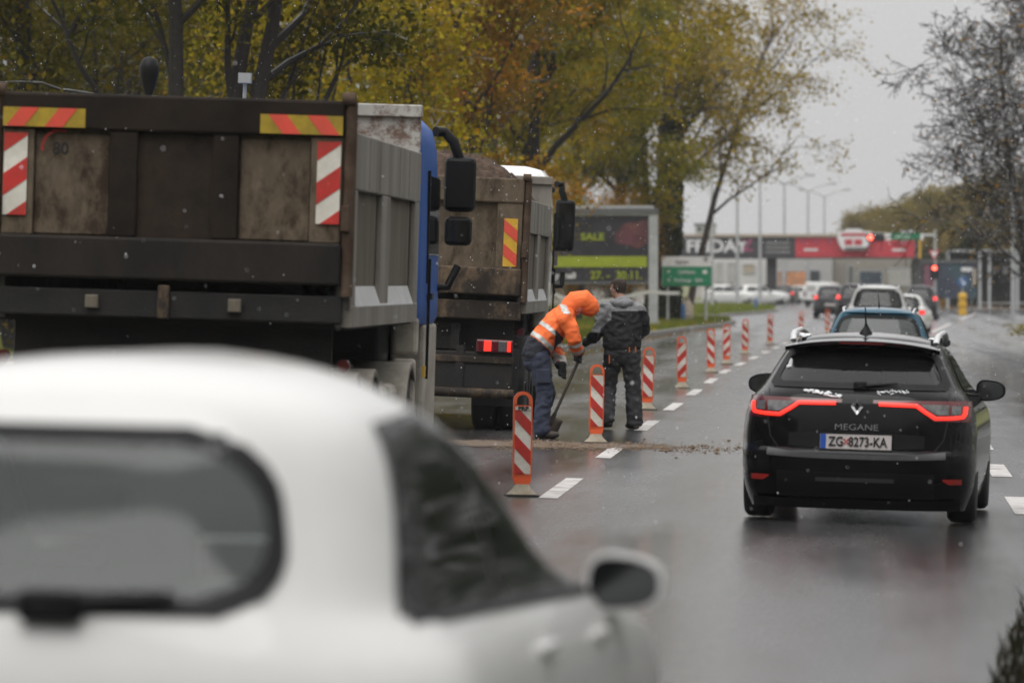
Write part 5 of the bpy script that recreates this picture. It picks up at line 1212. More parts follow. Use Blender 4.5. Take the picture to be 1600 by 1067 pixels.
def tree(kind, leaf, X, Y, rz, sc, label, bark='bark', name='broadleaf_tree', group='trees on the left lawn', z=None):
    wm, cm = KIND[kind]; zz = gz(X)+(.13 if X < -7 or X > 5 else 0) if z is None else z
    r_ = thing(name, label, 'tree', (X, Y, zz-.1), (0,0,R(rz)), group); r_.scale = (sc,)*3
    def sh(me, m):
        o = bpy.data.objects.new('x', me); COL.objects.link(o); o.parent = r_
        if not me.materials: me.materials.append(None)
        o.material_slots[0].link = 'OBJECT'; o.material_slots[0].material = m; return o
    sh(wm, M[bark]).name = 'trunk'
    if cm: sh(cm, leaf).name = 'crown'
    return r_
def at_px(px, Y): return P(px, 450, Y).x
TR = [ # kind, leaf, photo column, distance, turn, scale, label
 ('a','olive',40,92,10,.95,'leftmost near tree with dull olive leaves behind the nearest truck'),
 ('m','olive',290,86,70,1.0,'thick dark-trunked tree rising behind the nearest truck'),
 ('d','gold',430,98,0,1.15,'many-stemmed green-gold shrub tree behind the nearest truck'),
 ('d','olive',150,104,120,1.2,'many-stemmed olive shrub tree at the far left'),
 ('d','gold',590,112,200,1.2,'many-stemmed golden shrub tree behind the blue cab'),
 ('b','rust',712,122,40,.85,'slender tree with rusty orange leaves behind the blue cab'),
 ('e','olive',805,138,100,1.0,'dark-trunked olive tree above the loaded truck, left of a pair'),
 ('a','gold',835,143,200,1.0,'dark-trunked golden tree above the loaded truck, right of a pair'),
 ('b','olive',350,128,80,1.15,'olive tree in the second row behind the nearest truck'),
 ('a','gold',180,135,150,1.2,'dull olive tree in the second row at the far left'),
 ('e','gold',640,150,300,1.15,'orange-tinted tree in the second row behind the blue cab'),
 ('c','olive',500,160,220,1.1,'tall olive tree in the second row'),
 ('b','gold',890,206,10,.95,'golden tree above the billboard'),
 ('d','rust',905,204,50,.8,'rusty orange shrub tree behind the billboard'),
 ('e','olive',960,210,250,.95,'olive tree above the right half of the billboard'),
 ('c','gold',60,175,30,1.25,'tall dull olive tree deep in the grove at the far left'),
 ('a','olive',300,185,260,1.3,'tall olive tree deep in the grove'),
 ('c','gold',720,195,310,1.2,'tall golden tree deep in the grove behind the loaded truck'),
 ('d','rust',980,206,130,.75,'rusty shrub tree left of the ivy-clad trunk'),
 ('a','olive',1012,214,330,.95,'tall olive tree just left of the ivy-clad trunk'),
 ('e','gold',560,210,15,1.35,'tall golden tree deep in the middle of the grove'),
 ('b','olive',850,215,170,1.3,'olive tree deep in the grove above the billboard'),
 ('d','gold',800,160,75,1.0,'golden undergrowth tree behind the loaded truck'),
 ('a','gold',420,230,45,1.4,'tall golden tree in the last row behind the nearest truck'),
 ('c','olive',640,240,190,1.4,'tall olive tree in the last row of the grove'),
 ('b','gold',160,220,290,1.5,'tall dull olive tree in the last row at the far left'),
 ('e','olive',760,245,120,1.45,'tall olive tree in the last row above the loaded truck'),
 ('a','gold',900,250,20,1.4,'tall golden tree in the last row above the billboard'),
 ('d','gold',20,112,60,1.3,'olive-brown shrub tree at the left edge of the photograph'),
 ('d','olive',520,130,260,1.3,'olive shrub tree behind the headboard of the nearest truck'),
 ('d','gold',300,150,330,1.4,'olive-brown shrub tree in the second row'),
 ('d','olive',690,135,15,.9,'low olive undergrowth tree right of the blue cab'),
]
for i, (k, lf, px, Y, rz, sc, lab) in enumerate(TR): tree(k, LM['olive_shade' if px < 400 else lf], at_px(px, Y), Y, rz, sc, lab)
# ivy-clad tree with thin hanging crown by the green sign
KIND['t'] = gen_tree(21, 16, .34, nl=13000, ls=.16, lo=.30, spread=.62, kids=(12,7,5), droop=.16, leaf_jit=.30, clen=.40, lean=(.015,0))
T = tree('t', LM['thin'], at_px(1046,213), 213, 35, 1.05, 'tall tree with ivy-clad trunk and thinning yellow crown beside the green road sign', 'bark2')
rs_ = np.random.RandomState(5); n = 9000; zz = rs_.uniform(0,8,n); an = rs_.uniform(0,6.28,n); rr = .28+.22*rs_.uniform(0,1,n)*(1-.05*zz)
pos = np.stack([rr*np.cos(an)+.02*zz, rr*np.sin(an), zz],1); ivy = link('ivy', leafmesh('ivy', pos, .13, rs_), LM['dark'], T)
KIND['t2'] = gen_tree(31, 15, .16, nl=5200, ls=.15, lo=.35, spread=.55, kids=(12,7,5), droop=.1, leaf_jit=.25, lean=(.14,0))
tree('t2', LM['thin'], at_px(1072,216), 216, 0, 1.0, 'leaning slender half-bare tree right of the ivy-clad trunk', 'bark2')
KIND['t3'] = gen_tree(41, 15, .22, nl=10000, ls=.16, lo=.3, spread=.6, kids=(11,7,5), droop=.12, leaf_jit=.32, lean=(.10,0))
tree('t3', LM['thin'], at_px(1028,218), 218, 90, 1.1, 'yellowing tree crossing behind the ivy-clad trunk', 'bark2')
# bare tree on the right
KIND['r'] = gen_tree(51, 14, .17, nl=300, ls=.13, lo=.12, spread=.8, kids=(26,8,7,4), droop=.04, leaf_jit=.2, clen=.37, levels=4, crat=(.3,.42), rmin=.011)
tree('r', LM['rust'], P(1672,450,150).x, 150, 200, 1.0, 'bare dark tree with a few rusty leaves at the right edge', 'bark', 'bare_tree', 'trees on the right')
KIND['r2'] = gen_tree(57, 13, .15, nl=450, ls=.13, lo=.10, spread=.75, kids=(24,8,6,4), droop=.04, leaf_jit=.25, clen=.34, levels=4, crat=(.3,.42), rmin=.011)
tree('r2', LM['rust'], P(1655,450,176).x, 176, 30, 1.05, 'second bare tree behind, at the right edge', 'bark', 'bare_tree', 'trees on the right')
tree('r', LM['rust'], P(1628,450,190).x, 190, 80, 1.0, 'third bare tree, farthest of those at the right edge', 'bark', 'bare_tree', 'trees on the right')
tree('r2', LM['rust'], P(1618,450,160).x, 160, 140, .9, 'lower bare tree in front at the right edge', 'bark', 'bare_tree', 'trees on the right')
# far trees behind the bridge
KIND['f'] = gen_tree(61, 11, .25, nl=26000, ls=.34, lo=.12, spread=.75, kids=(12,6,4), leaf_jit=.75, clen=.5)
for i, (px, Y, sc, lab) in enumerate(((1352,560,.78,'pale round tree left of a row behind the bridge'),(1418,520,.82,'yellow-brown tree behind the green overhead sign'),(1478,500,.92,'hazy tree behind the bus shelter'),(1548,470,.9,'hazy tree left of the lamp post far behind'),(1448,580,1.0,'tallest hazy tree in the row behind the bridge'),(1515,540,1.0,'hazy tree in the second row far right'),(1390,570,.85,'hazy tree between the pale round tree and the yellow-brown one'),(1600,480,1.0,'hazy tree far behind at the right edge'))):
    tree('f', LM['far'], P(px,450,Y).x, Y, 47*i, sc, lab, 'bark2', group='far trees behind the crossing', z=0)
# unseen leaf mass added behind and beside the camera, darkens paint and glass reflections
rs_ = np.random.RandomState(9); n = 56000; q = rs_.uniform(0,1,n); x = np.where(q < .55, rs_.uniform(-55,55,n), rs_.uniform(9,26,n)); y = np.where(q < .55, rs_.uniform(-50,-14,n), rs_.uniform(-60,190,n)); z = 22*rs_.beta(1.3,1.2,n)*(.75+.25*np.sin(x*.5+y*.3))
tag(link('wood', leafmesh('wood', np.stack([x,y,z],1), .75, rs_), LM['dark']), 'unseen dark foliage added to darken reflections, near side of the road', kind='stuff')
# dark hedge on the far right
def hedge(x0, x1, Y, h, dp, label, n=9000, lf='dark', ls=.22):
    rs_ = np.random.RandomState(int(x0*7+Y)); pos = np.stack([rs_.uniform(x0,x1,n), Y+rs_.uniform(-dp/2,dp/2,n), h*rs_.beta(1.6,1.1,n)],1)
    pos[:,2] *= .85+.25*np.sin(pos[:,0]*1.3)*np.sin(pos[:,0]*.37+1)
    r_ = thing('hedge', label, 'hedge', ((x0+x1)/2, Y, -.2)); pos[:,0] -= (x0+x1)/2; pos[:,1] -= Y
    link('foliage', leafmesh('foliage', pos, ls, rs_), LM[lf], r_)
    mb = MB()
    for k in range(10): mb.tube([((k/9-.5)*(x1-x0)*.95,0,0),((k/9-.5)*(x1-x0)*.95+.1,0,h*.7)], [.06,.03], 5)
    mb.obj('stems', M['bark'], r_)
hedge(P(1425,440,440).x, P(1600,440,440).x+12, 440, 5.6, 4, 'dark evergreen hedge behind the bus shelter on the right', 15000, ls=.35)
hedge(P(1440,440,392).x, P(1600,440,392).x+10, 392, 1.0, 1.2, 'low brown hedge along the far pavement', 6000, 'rust', .16)
# grass blades on the lawns
def blades(name, label, pts, h, m, seed=1):
    rs_ = np.random.RandomState(seed); n = len(pts); an = rs_.uniform(0,6.28,n); w_ = h*.10*rs_.uniform(.7,1.4,n); hh = h*rs_.uniform(.5,1.4,n)
    v = np.empty((n,3,3)); dx, dy = np.cos(an)*w_, np.sin(an)*w_
    v[:,0] = pts-np.stack([dx,dy,0*dx],1); v[:,1] = pts+np.stack([dx,dy,0*dx],1); v[:,2] = pts+np.stack([rs_.normal(0,.35,n)*hh, rs_.normal(0,.35,n)*hh, hh],1)
    me = bpy.data.meshes.new(name); me.vertices.add(3*n); me.vertices.foreach_set('co', v.reshape(-1)); me.loops.add(3*n); me.loops.foreach_set('vertex_index', np.arange(3*n,dtype=np.int32)); me.polygons.add(n)
    me.polygons.foreach_set('loop_start', np.arange(0,3*n,3,dtype=np.int32)); me.polygons.foreach_set('loop_total', np.full(n,3,dtype=np.int32)); me.update(); me.validate()
    return tag(link(name, me, m), label, kind='stuff')
M['blade'] = leafmat('grass_blades', [(0,(.07,.10,.014)),(.5,(.14,.18,.024)),(.85,(.24,.22,.035)),(1,(.34,.25,.07))])
rs_ = np.random.RandomState(2)
def scatter(n, y0, y1, edge, wid, dz):
    y = rs_.uniform(y0,y1,n); x = edge(y)-.05-np.abs(rs_.beta(1,1.8,n))*wid; return np.stack([x, y, -CROSS*np.clip(x,-9,8)+dz],1)
e1 = lambda y: np.interp(y, [q[1] for q in EDGE1], [q[0] for q in EDGE1]); e2 = lambda y: np.interp(y, [q[1] for q in EDGE2], [q[0] for q in EDGE2])
blades('grass', 'short autumn grass on the lawn behind the two persons', scatter(90000, 60, EDGE1[-1][1], e1, 18, .12), .15, M['blade'])
blades('grass', 'short grass on the farther lawn past the side street', scatter(40000, EDGE2[0][1], EDGE2[-1][1], e2, 20, .12), .2, M['blade'], 2)
q = scatter(2600, 70, 218, e1, 14, .20); tag(link('fallen_leaves', leafmesh('fallen_leaves', q, .13, rs_), LM['rust']), 'rusty leaves fallen on the lawn', kind='stuff')
n = 500; y = rs_.uniform(60,210,n); x = e1(y)+.1+np.abs(rs_.normal(0,.35,n)); tag(link('fallen_leaves', leafmesh('fallen_leaves', np.stack([x,y,-CROSS*x+.015],1), .09, rs_), LM['rust']), 'rusty leaves blown along the left kerb', kind='stuff')
# weeds on the traffic island, lower right
n = 2600; y = rs_.uniform(14,33.4,n); xe = np.interp(y, [q[1] for q in isl], [q[0] for q in isl]); x = xe+rs_.gamma(1.6,.28,n)+.0; zb = -CROSS*x+.012
blades('weeds', 'dark weeds on the traffic island at the lower right', np.stack([x,y,zb],1), .1, leafmat('weed_blades', [(0,(.008,.009,.005)),(.6,(.018,.017,.009)),(1,(.05,.042,.022))]), 6)
x = P(1602,520,196).x; n = 700; pos = np.stack([rs_.normal(0,.45,n), rs_.normal(0,.8,n), .45*rs_.beta(1.2,1.5,n)],1)
sh = thing('shrub', 'small golden shrub at the right edge of the road', 'shrub', (x+.35,196,gz(x)+.1)); link('foliage', leafmesh('foliage', pos, .12, rs_), LM['gold'], sh); MB().tube([(0,0,-.1),(.02,0,.3)], [.02,.008], 5).obj('stem', M['bark'], sh)
# ================================================================ far things
M['conc'] = mat('pale_concrete', (.42,.41,.39), .8, var=.12, scale=.6, col2=(.28,.27,.25), mix2=.5)
M['conc_d'] = mat('dark_concrete', (.10,.10,.10), .8, var=.2, scale=.6)
M['tan'] = mat('tan_parapet_edge', (.38,.32,.24), .7)
M['banner_dark'] = mat('charcoal_banner', (.035,.035,.038), .6, var=.08)
M['banner_red'] = mat('red_banner', (.50,.035,.05), .6, var=.1, scale=1.5, col2=(.3,.02,.03), mix2=.4)
M['banner_white'] = mat('white_banner_print', (.68,.67,.66), .6)
M['pink'] = mat('pink_print', (.34,.07,.15), .6)
M['lime'] = mat('lime_print', (.27,.32,.015), .6, var=.12, scale=2)
M['bb_dark'] = mat('billboard_dark_print', (.022,.02,.026), .45, var=.4, scale=1.0, col2=(.10,.04,.05), mix2=.6, thr=(.55,.75))
M['green'] = mat('green_road_sign', (.012,.22,.10), .5, var=.06)
M['sign_white'] = mat('white_sign_face', (.72,.70,.69), .5, var=.04)
M['blue'] = mat('blue_sign', (.03,.11,.28), .5)
M['yellow'] = mat('yellow_plastic', (.62,.36,.02), .5)
M['purple'] = mat('purple_poster', (.028,.026,.055), .5, var=.4, scale=.8, col2=(.02,.10,.10), mix2=.6)
M['orange_lit'] = mat('lit_shop_window', (.45,.2,.09), .5, var=.5, scale=1.2, col2=(.06,.05,.05), mix2=.7, emit=(.9,.4,.15), es=.08)
M['dkgreen_win'] = mat('shop_glass', (.04,.045,.05), .15, var=.3, scale=.4)
M['red_lamp'] = mat('red_signal_lamp', (.6,.02,.02), .3, emit=(1,.08,.05), es=6, var=.02)
def pane(name, m, px0, py0, px1, py1, Y, th, parent, dy=0):
    a, b = P(px0, py1, Y), P(px1, py0, Y)
    return MB().box(a.x, b.x, Y+dy-th, Y+dy, min(a.z,b.z), max(a.z,b.z)).obj(name, m, parent)
def px_text(s_, px, py, hpx, Y, m, parent, dy=-.02, sx=1.0, name='lettering', bold=.0, depth=.01):
    p = P(px, py, Y); k = hpx*Y/FPX/.72
    return text(s_, k, m, parent, (p.x, Y+dy, p.z), name=name, sx=sx, bold=bold*k, depth=depth)
# bridge across the road with long advertising banners
Y = 408; br = thing('road_bridge', 'road bridge across the street carrying long advertising banners', 'bridge')
a = P(1020,369,Y); b = P(1436,404,Y)
MB().box(a.x-26,b.x,Y,Y+9,P(0,404,Y).z,P(0,371,Y).z).obj('deck', M['conc_d'], br)
MB().box(a.x-26,b.x-.1,Y-.22,Y+.1,P(0,371,Y).z,P(0,366.5,Y).z).obj('parapet_rim', M['tan'], br)
MB().box(b.x-.02,b.x+.14,Y-.25,Y+9,P(0,404,Y).z,P(0,369,Y).z).obj('deck_end', M['yellow'], br)
for p0, p1 in ((1198,1213),(1428,1440),(1000,1012)):
    u, v_ = P(p0,440,Y+3), P(p1,440,Y+3); MB().box(u.x,v_.x,Y+2.2,Y+5,-.4,P(0,402,Y).z).obj('pier', M['conc_d'], br)
bn = pane('banner', M['banner_dark'], 1068, 371.5, 1241.5, 403, Y, .06, br, -.02)
px_text('FRIDAY', 1120, 385.5, 19.5, Y, M['banner_white'], bn, -.12, 1.06, bold=.028)
px_text('Z', 1168, 384.5, 18, Y, M['pink'], bn, -.12, 1.05, bold=.02)
for r0 in (379, 386, 393): pane('print_line', M['conc'], 1197, r0, 1234, r0+1.6, Y, .02, bn, -.10)
bn = pane('banner', M['banner_red'], 1243, 371.5, 1429, 402, Y, .06, br, -.02)
for k in range(4): px_text('*', 1255+k*20+(95 if k > 2 else 0), 381, 14, Y, M['pink'], bn, -.12, 1.2)
px_text('mmm', 1265, 388, 5, Y, M['banner_white'], bn, -.12, 1.3) if False else pane('print_line', M['banner_white'], 1256, 388.5, 1278, 392, Y, .02, bn, -.10)
pane('print_line', M['banner_white'], 1394, 389, 1414, 392.5, Y, .02, bn, -.10)
# white splash-shaped sign proud of the red banner
sg_ = thing('advert_sign', 'white crown-shaped advertising sign proud of the red banner on the bridge', 'sign', (0,0,0))
pts = [(1308,371),(1309,362),(1320,361),(1322,357.5),(1345,357.5),(1348,361),(1361,362),(1360,372),(1357,384),(1353,391),(1318,391),(1312,384)]
poly = [(P(x,y,Y-.5).x, P(x,y,Y-.5).z) for x, y in pts]; MB().prism(poly,'y',Y-.62,Y-.35).obj('face', M['banner_white'], sg_)
for (x0,x1,y0,y1,m) in ((1314,1354,364.5,369,'banner_red'),(1320,1332,374,383,'banner_red'),(1335,1347,374,383,'banner_red'),(1320,1354,386.5,390.5,'conc_d')): pane('print_block', M[m], x0,y0,x1,y1,Y-.62,.02,sg_,-.002)
# pale buildings seen under and beside the bridge
def building(label, px0, px1, ytop, Y, dp, wall, wins, name='shop_building', roof=True):
    a, b = P(px0,ytop,Y), P(px1,ytop,Y); r_ = thing(name, label, 'building', ((a.x+b.x)/2, Y, -.1)); ox = (a.x+b.x)/2
    MB().box(a.x-ox,b.x-ox,0,dp,-.3,a.z+.1).obj('wall', wall, r_)
    if roof: MB().box(a.x-ox-.15,b.x-ox+.15,-.15,dp+.1,a.z+.1,a.z+.32).obj('roof_edge', M['conc_d'], r_)
    for (x0,x1,y0,y1,m) in wins:
        p, q = P(x0,y1,Y), P(x1,y0,Y); w_ = MB().box(p.x-ox,q.x-ox,-.05,.02,p.z+.1,q.z+.1).obj('window', M[m], r_)
        f = MB(); t = .09
        for (c,d,e,g) in ((p.x-ox-t,q.x-ox+t,q.z+.1,q.z+.1+t),(p.x-ox-t,q.x-ox+t,p.z+.1-t,p.z+.1),(p.x-ox-t,p.x-ox,p.z+.1,q.z+.1),(q.x-ox,q.x-ox+t,p.z+.1,q.z+.1)): f.box(c,d,-.09,.0,e,g)
        f.obj('frame', M['steel'], w_)
    return r_
building('pale grey shop with orange-lit windows under the bridge', 1213, 1300, 398, 470, 14, M['conc'], [(1216,1221,424,447,'orange_lit'),(1228,1259,424,447,'orange_lit'),(1266,1281,423,446,'dkgreen_win')], roof=False)
building('pale long building left of the bridge pier', 1096, 1199, 396, 480, 14, mat('pale_facade', (.55,.54,.53), .8, var=.08, scale=.5), [(1120,1128,412,440,'conc'),(1138,1148,412,440,'conc'),(1162,1178,414,426,'tan')], roof=False)
building('brownish building behind the queue of cars under the bridge', 1300, 1432, 400, 482, 14, mat('brown_facade', (.26,.24,.21), .8, var=.15, scale=.5), [(1343,1378,424,444,'purple'),(1326,1333,416,446,'conc_d'),(1390,1422,420,446,'conc')], roof=False)
building('low whitish building behind the trees beneath the billboard', 820, 1030, 447, 330, 10, mat('white_facade', (.5,.49,.48), .8, var=.12, scale=.5), [(830,848,452,474,'conc_d'),(905,925,452,474,'conc_d'),(945,985,450,470,'conc_d')])
building('dark distant block above the left end of the bridge', 1086, 1114, 352, 640, 12, M['conc'], [(1090,1096,355,361,'dkgreen_win'),(1102,1108,355,361,'dkgreen_win')], 'apartment_block')
# billboard
Y = 190; bb = thing('billboard', 'dark billboard with lime lettering and grey posts on the lawn', 'billboard', (P(930,500,Y).x, Y, .3)); bb0 = bb.location.copy()
def rel(o): o.location = Vector(o.location)-bb0; return o
for nm, m, x0, y0, x1, y1, th, dy in (('panel','bb_dark',770,337,1014,440,.12,0),('top_frame','conc_d',762,326,1029,333.5,.3,.05),('frame_rim','steel',762,321.5,1020,326,.25,.04),('frame_rim','steel',762,333.5,1018,337,.2,.02),('bottom_frame','conc_d',762,440,1016,444,.2,.02)):
    pn = rel(pane(nm, M[m], x0, y0, x1, y1, Y, th, bb, dy))
    if nm == 'panel': panel_ = pn
for x0, x1 in ((1014,1028),(762,772)): rel(pane('post', M['steel'], x0, 330, x1, 506, Y, .25, bb, .06))
for x0, y0, x1, y1 in ((770,400.5,1011,417.5),): rel(pane('lime_bar', M['lime'], x0,y0,x1,y1,Y,.02,bb,-.122))
rel(px_text('SALE', 926, 370.5, 11, Y, M['lime'], bb, -.15, 1.15, bold=.03)); rel(px_text('A', 868, 370.5, 11, Y, M['lime'], bb, -.15, 1.15, bold=.03))
rel(px_text('y mall', 884, 431, 9.5, Y, M['banner_white'], bb, -.15, 1.05, bold=.025)); rel(px_text('27. -', 938, 430.5, 12.5, Y, M['lime'], bb, -.15, .98, bold=.03)); rel(px_text('30.11.', 983, 430.5, 12.5, Y, M['lime'], bb, -.15, .98, bold=.03))
rel(pane('lime_block', M['lime'], 862, 383, 882, 391, Y, .02, bb, -.122))
blob = MB(); pc = P(985,366,Y)
for k, (ux,uz,rx,rz) in enumerate(((0,0,.55,.32),(.45,.18,.4,.3),(-.3,-.1,.35,.2),(.25,-.15,.45,.2))): blob.cyl((pc.x+ux,Y-.124-.002*k,pc.z+uz),'y',rx*.75,.006,20)
rel(blob.obj('printed_figure', mat('maroon_print', (.10,.03,.04), .5, var=.5, scale=3, col2=(.16,.07,.03), mix2=.7), bb))
# green direction sign
Y = 207; gs = thing('direction_sign', 'green and white direction sign on two posts beside the ivy-clad tree', 'road sign')
pane('white_panel', M['sign_white'], 1034.5, 401.5, 1112, 416.5, Y, .05, gs); pane('green_panel', M['green'], 1035, 417, 1111, 446.5, Y, .05, gs)
pane('board_back', M['steel'], 1033.5, 400.5, 1113, 447.5, Y, .04, gs, .06)
px_text('v', 1045, 424, 6, Y, M['sign_white'], gs, -.08, bold=.04); px_text('<', 1045, 438, 6, Y, M['sign_white'], gs, -.08, bold=.04)
px_text('Ljubljana', 1073, 425, 5.5, Y, M['sign_white'], gs, -.08, 1.0, bold=.01); px_text('Karlovac', 1067, 438, 5.5, Y, M['sign_white'], gs, -.08, 1.0, bold=.01)
px_text('Split', 1092, 438, 5.5, Y, M['sign_white'], gs, -.08, .9, bold=.01); pane('route_patch', M['sign_white'], 1098, 422, 1105, 428, Y, .02, gs, -.055)
px_text('Centar', 1066, 409, 5, Y, M['conc_d'], gs, -.08, 1.1); px_text('*', 1103, 407.5, 9, Y, M['ink'], gs, -.08, 1.0, bold=.05)
for x in (1043,1103):
    q = P(x,440,Y); MB().tube([(q.x,Y+.1,-.1),(q.x,Y+.1,P(0,402,Y).z)], .05, 8).obj('post', M['steel'], gs)
# barrier tape between the posts behind the walkers
Y = 186; pts = []
for x, y in ((865,459),(880,465),(905,471),(930,472),(960,468),(990,461),(1015,456),(1040,458),(1062,458)): pts.append(P(x,y,Y))
mb = MB(); rows = [[p+Vector((0,0,.06)), p+Vector((0,.03,-.06))] for p in pts]; mb.grid(rows)
o = mb.obj('barrier_tape', M['banner_white']); o.modifiers.new('s','SOLIDIFY').thickness = .01; tag(o, 'white tape sagging between posts behind the two persons', 'tape')
for x, lab in ((1067.5,'short blue post on the lawn beneath the green sign'),(1181,'short blue post on the lawn left of the dark cars')):
    Yb = 212 if x < 1100 else 300; q = P(x,480,Yb); r_ = thing('marker_post', lab, 'post', (q.x,Yb,gz(q.x)+.1), (0,0,0), 'blue posts on the lawns')
    MB().lathe([(.08,0),(.08,.6),(.06,.7),(.02,.74)], 12).obj('shaft', M['blue'], r_, 50); MB().lathe([(.11,0),(.11,.1),(.08,.11)], 12).obj('foot', M['conc_d'], r_, 50)
q = P(1073.5,470,213); r_ = thing('sack', 'beige bulging sack beside a blue post on the lawn', 'sack', (q.x,213,gz(q.x)+.1)); MB().lathe([(.16,0),(.24,.15),(.26,.4),(.2,.75),(.08,.9),(.11,1.0)], 14).obj('bag', M['tan'], r_, 60); MB().lathe([(.085,.86),(.10,.89),(.085,.92)], 12).obj('tie', M['conc_d'], r_)
# lamp posts with twin arms
def lamp(px, top, Y, label, arms=True):
    H = P(px, top, Y).z+.1; x = P(px,440,Y).x; r_ = thing('street_lamp', label, 'street lamp', (x, Y, -.1), (0,0,0), 'street lamps along the road')
    MB().tube([(0,0,0),(0,0,H*.5),(0,0,H)], [.13,.10,.07], 8).obj('pole', M['steel'], r_, 60)
    for sx in ((-1,1) if arms else (-1,)):
        MB().tube([(0,0,H-.1),(sx*.9,0,H+.35),(sx*1.8,0,H+.55)], [.09,.08,.07], 6).obj('arm', M['steel'], r_)
        MB().box(sx*1.7,sx*1.7+sx*.75,-.2,.2,H+.48,H+.66).obj('lamp_head', M['steel'], r_, 0, .03)
for px, top, Y, lab in ((1112.5,240,330,'nearest twin-armed street lamp before the bridge'),(1152,272,365,'second twin-armed street lamp before the bridge'),(1187.5,272,396,'twin-armed street lamp right of the word FRIDAY'),(1225.5,285,432,'twin-armed street lamp behind the grey banner'),(1262.5,297,470,'twin-armed street lamp behind the red banner'),(1288,306,505,'farthest twin-armed street lamp, in the haze')): lamp(px, top, Y, lab)
lamp(1583, 120, 300, 'grey lamp post standing before the bare trees on the right', False)
# overhead signal mast at the crossing
Y = 300; sm = thing('signal_mast', 'traffic signal mast with arm over the road, red lights lit', 'traffic light'); q = P(1461,480,Y)
MB().tube([(q.x,Y,-.3),(q.x,Y,P(0,360,Y).z)], [.10,.08], 10).obj('mast', M['steel'], sm, 60)
MB().tube([(q.x,Y,P(0,369,Y).z),(P(1352,369,Y).x,Y,P(0,366,Y).z)], [.07,.05], 8).obj('arm', M['steel'], sm, 60)
pane('signal_box', M['black'], 1354, 365, 1381, 377.5, Y, .2, sm, -.1)
for x, m in ((1360,'red_lamp'),(1368,'dkgreen_win'),(1376,'dkgreen_win')):
    p = P(x,371.3,Y); MB().cyl((p.x,Y-.31,p.z),'y',.14,.06,16).obj('lens', M[m], sm)
pane('signal_box', M['black'], 1453.5, 413, 1466, 436, Y, .2, sm, -.1)
for y, m in ((419,'red_lamp'),(425,'dkgreen_win'),(431,'dkgreen_win')):
    p = P(1460,y,Y); MB().cyl((p.x,Y-.31,p.z),'y',.12,.06,16).obj('lens', M[m], sm)
os_ = thing('overhead_sign', 'green and white direction sign hung on the signal arm', 'road sign'); pane('green_panel', M['green'], 1392, 364.5, 1438, 375, Y, .05, os_, -.12); pane('white_panel', M['sign_white'], 1383, 364.5, 1391.7, 376, Y, .05, os_, -.12); pane('white_panel', M['sign_white'], 1408, 359.5, 1428, 364.3, Y, .05, os_, -.12); pane('end_patch', M['sign_white'], 1438.3, 365, 1443, 375, Y, .05, os_, -.12); pane('arrow_print', M['sign_white'], 1398, 369, 1424, 370.5, Y, .01, os_, -.171)
ys = thing('yield_sign', 'triangular red-rimmed give way sign on the signal mast', 'road sign'); 
for nm, m, k, d in (('rim','banner_red',1.0,0),('face','sign_white',.62,.02)):
    cx, cz = P(1459.5,398,Y).x, P(0,398,Y).z; MB().prism([(cx-.34*k,cz+.2*k+.03),(cx+.34*k,cz+.2*k+.03),(cx,cz-.38*k+.03)],'y',Y-.22-d,Y-.16-d).obj(nm, M[m], ys)
# keep-right sign over a yellow bollard
Y = 345; q = P(1504,478,Y); kb = thing('island_bollard', 'blue arrow sign above a yellow banded bollard at the crossing', 'bollard', (q.x,Y,gz(q.x)))
MB().lathe([(.28,0),(.28,.3),(.2,.34),(.2,.48),(.28,.52),(.28,.8),(.2,.85),(.2,.98),(.28,1.02),(.28,1.3),(.18,1.38)], 16).obj('bollard_body', M['yellow'], kb, 40)
MB().tube([(0,0,1.3),(0,0,2.5)], .04, 8).obj('post', M['steel'], kb); zc = 2.1; MB().cyl((0,-.08,zc),'y',.33,.04,24).obj('blue_disc', M['blue'], kb); MB().prism([(-.16,zc+.18),(-.1,zc+.22),(.1,zc-.06),(.18,zc+.02),(.16,zc-.2),(-.06,zc-.18),(.02,zc-.1)],'y',-.11,-.10).obj('arrow', M['sign_white'], kb)
# bus shelter and posters on the right
Y = 388; bs = thing('bus_shelter', 'grey framed bus shelter in front of the dark hedge', 'bus shelter'); x0, x1 = P(1480,440,Y).x, P(1600,440,Y).x+5; zt = P(0,391,Y).z
MB().box(x0,x1,Y-.2,Y+2.2,zt-.14,zt).obj('roof', M['steel'], bs)
for px in (1481,1531,1546,1590):
    x = P(px,440,Y).x; MB().box(x-.1,x+.1,Y-.12,Y+.1,-.2,zt-.14).obj('post', M['steel'], bs)
MB().box(x0,x1,Y+2.0,Y+2.06,.2,zt-.2).obj('glass_wall', M['glass_dark'], bs); MB().box(x0+2.4,x1-1,Y+1.4,Y+1.8,.35,.45).obj('bench', M['conc'], bs)
for k, px in enumerate((1556,1572)):
    pane('notice', M['conc'], px-5, 417, px+3, 428, Y+1.9, .03, bs)
Y = 372; pb = thing('poster_kiosk', 'dark purple poster kiosk at the right of the crossing', 'kiosk'); pane('kiosk_body', M['purple'], 1463, 411, 1526, 466, Y, 1.2, pb, 1.2)
pane('pink_side', mat('dull_pink_poster', (.16,.06,.09), .6, var=.3, scale=1), 1443, 413, 1462.5, 452, Y, .3, pb, .3); pane('orange_edge', M['tan'], 1520, 420, 1525, 448, Y, .02, pb, -.002); pane('print_line', M['banner_white'], 1502, 418, 1519, 424, Y, .02, pb, -.002); pane('roof', M['conc_d'], 1440, 406, 1530, 410.7, Y, 1.4, pb, 1.3)
for px in (1451,1518): q = P(px,440,Y); MB().box(q.x-.06,q.x+.06,Y,Y+.3,-.3,P(0,466,Y).z).obj('leg', M['conc_d'], pb)
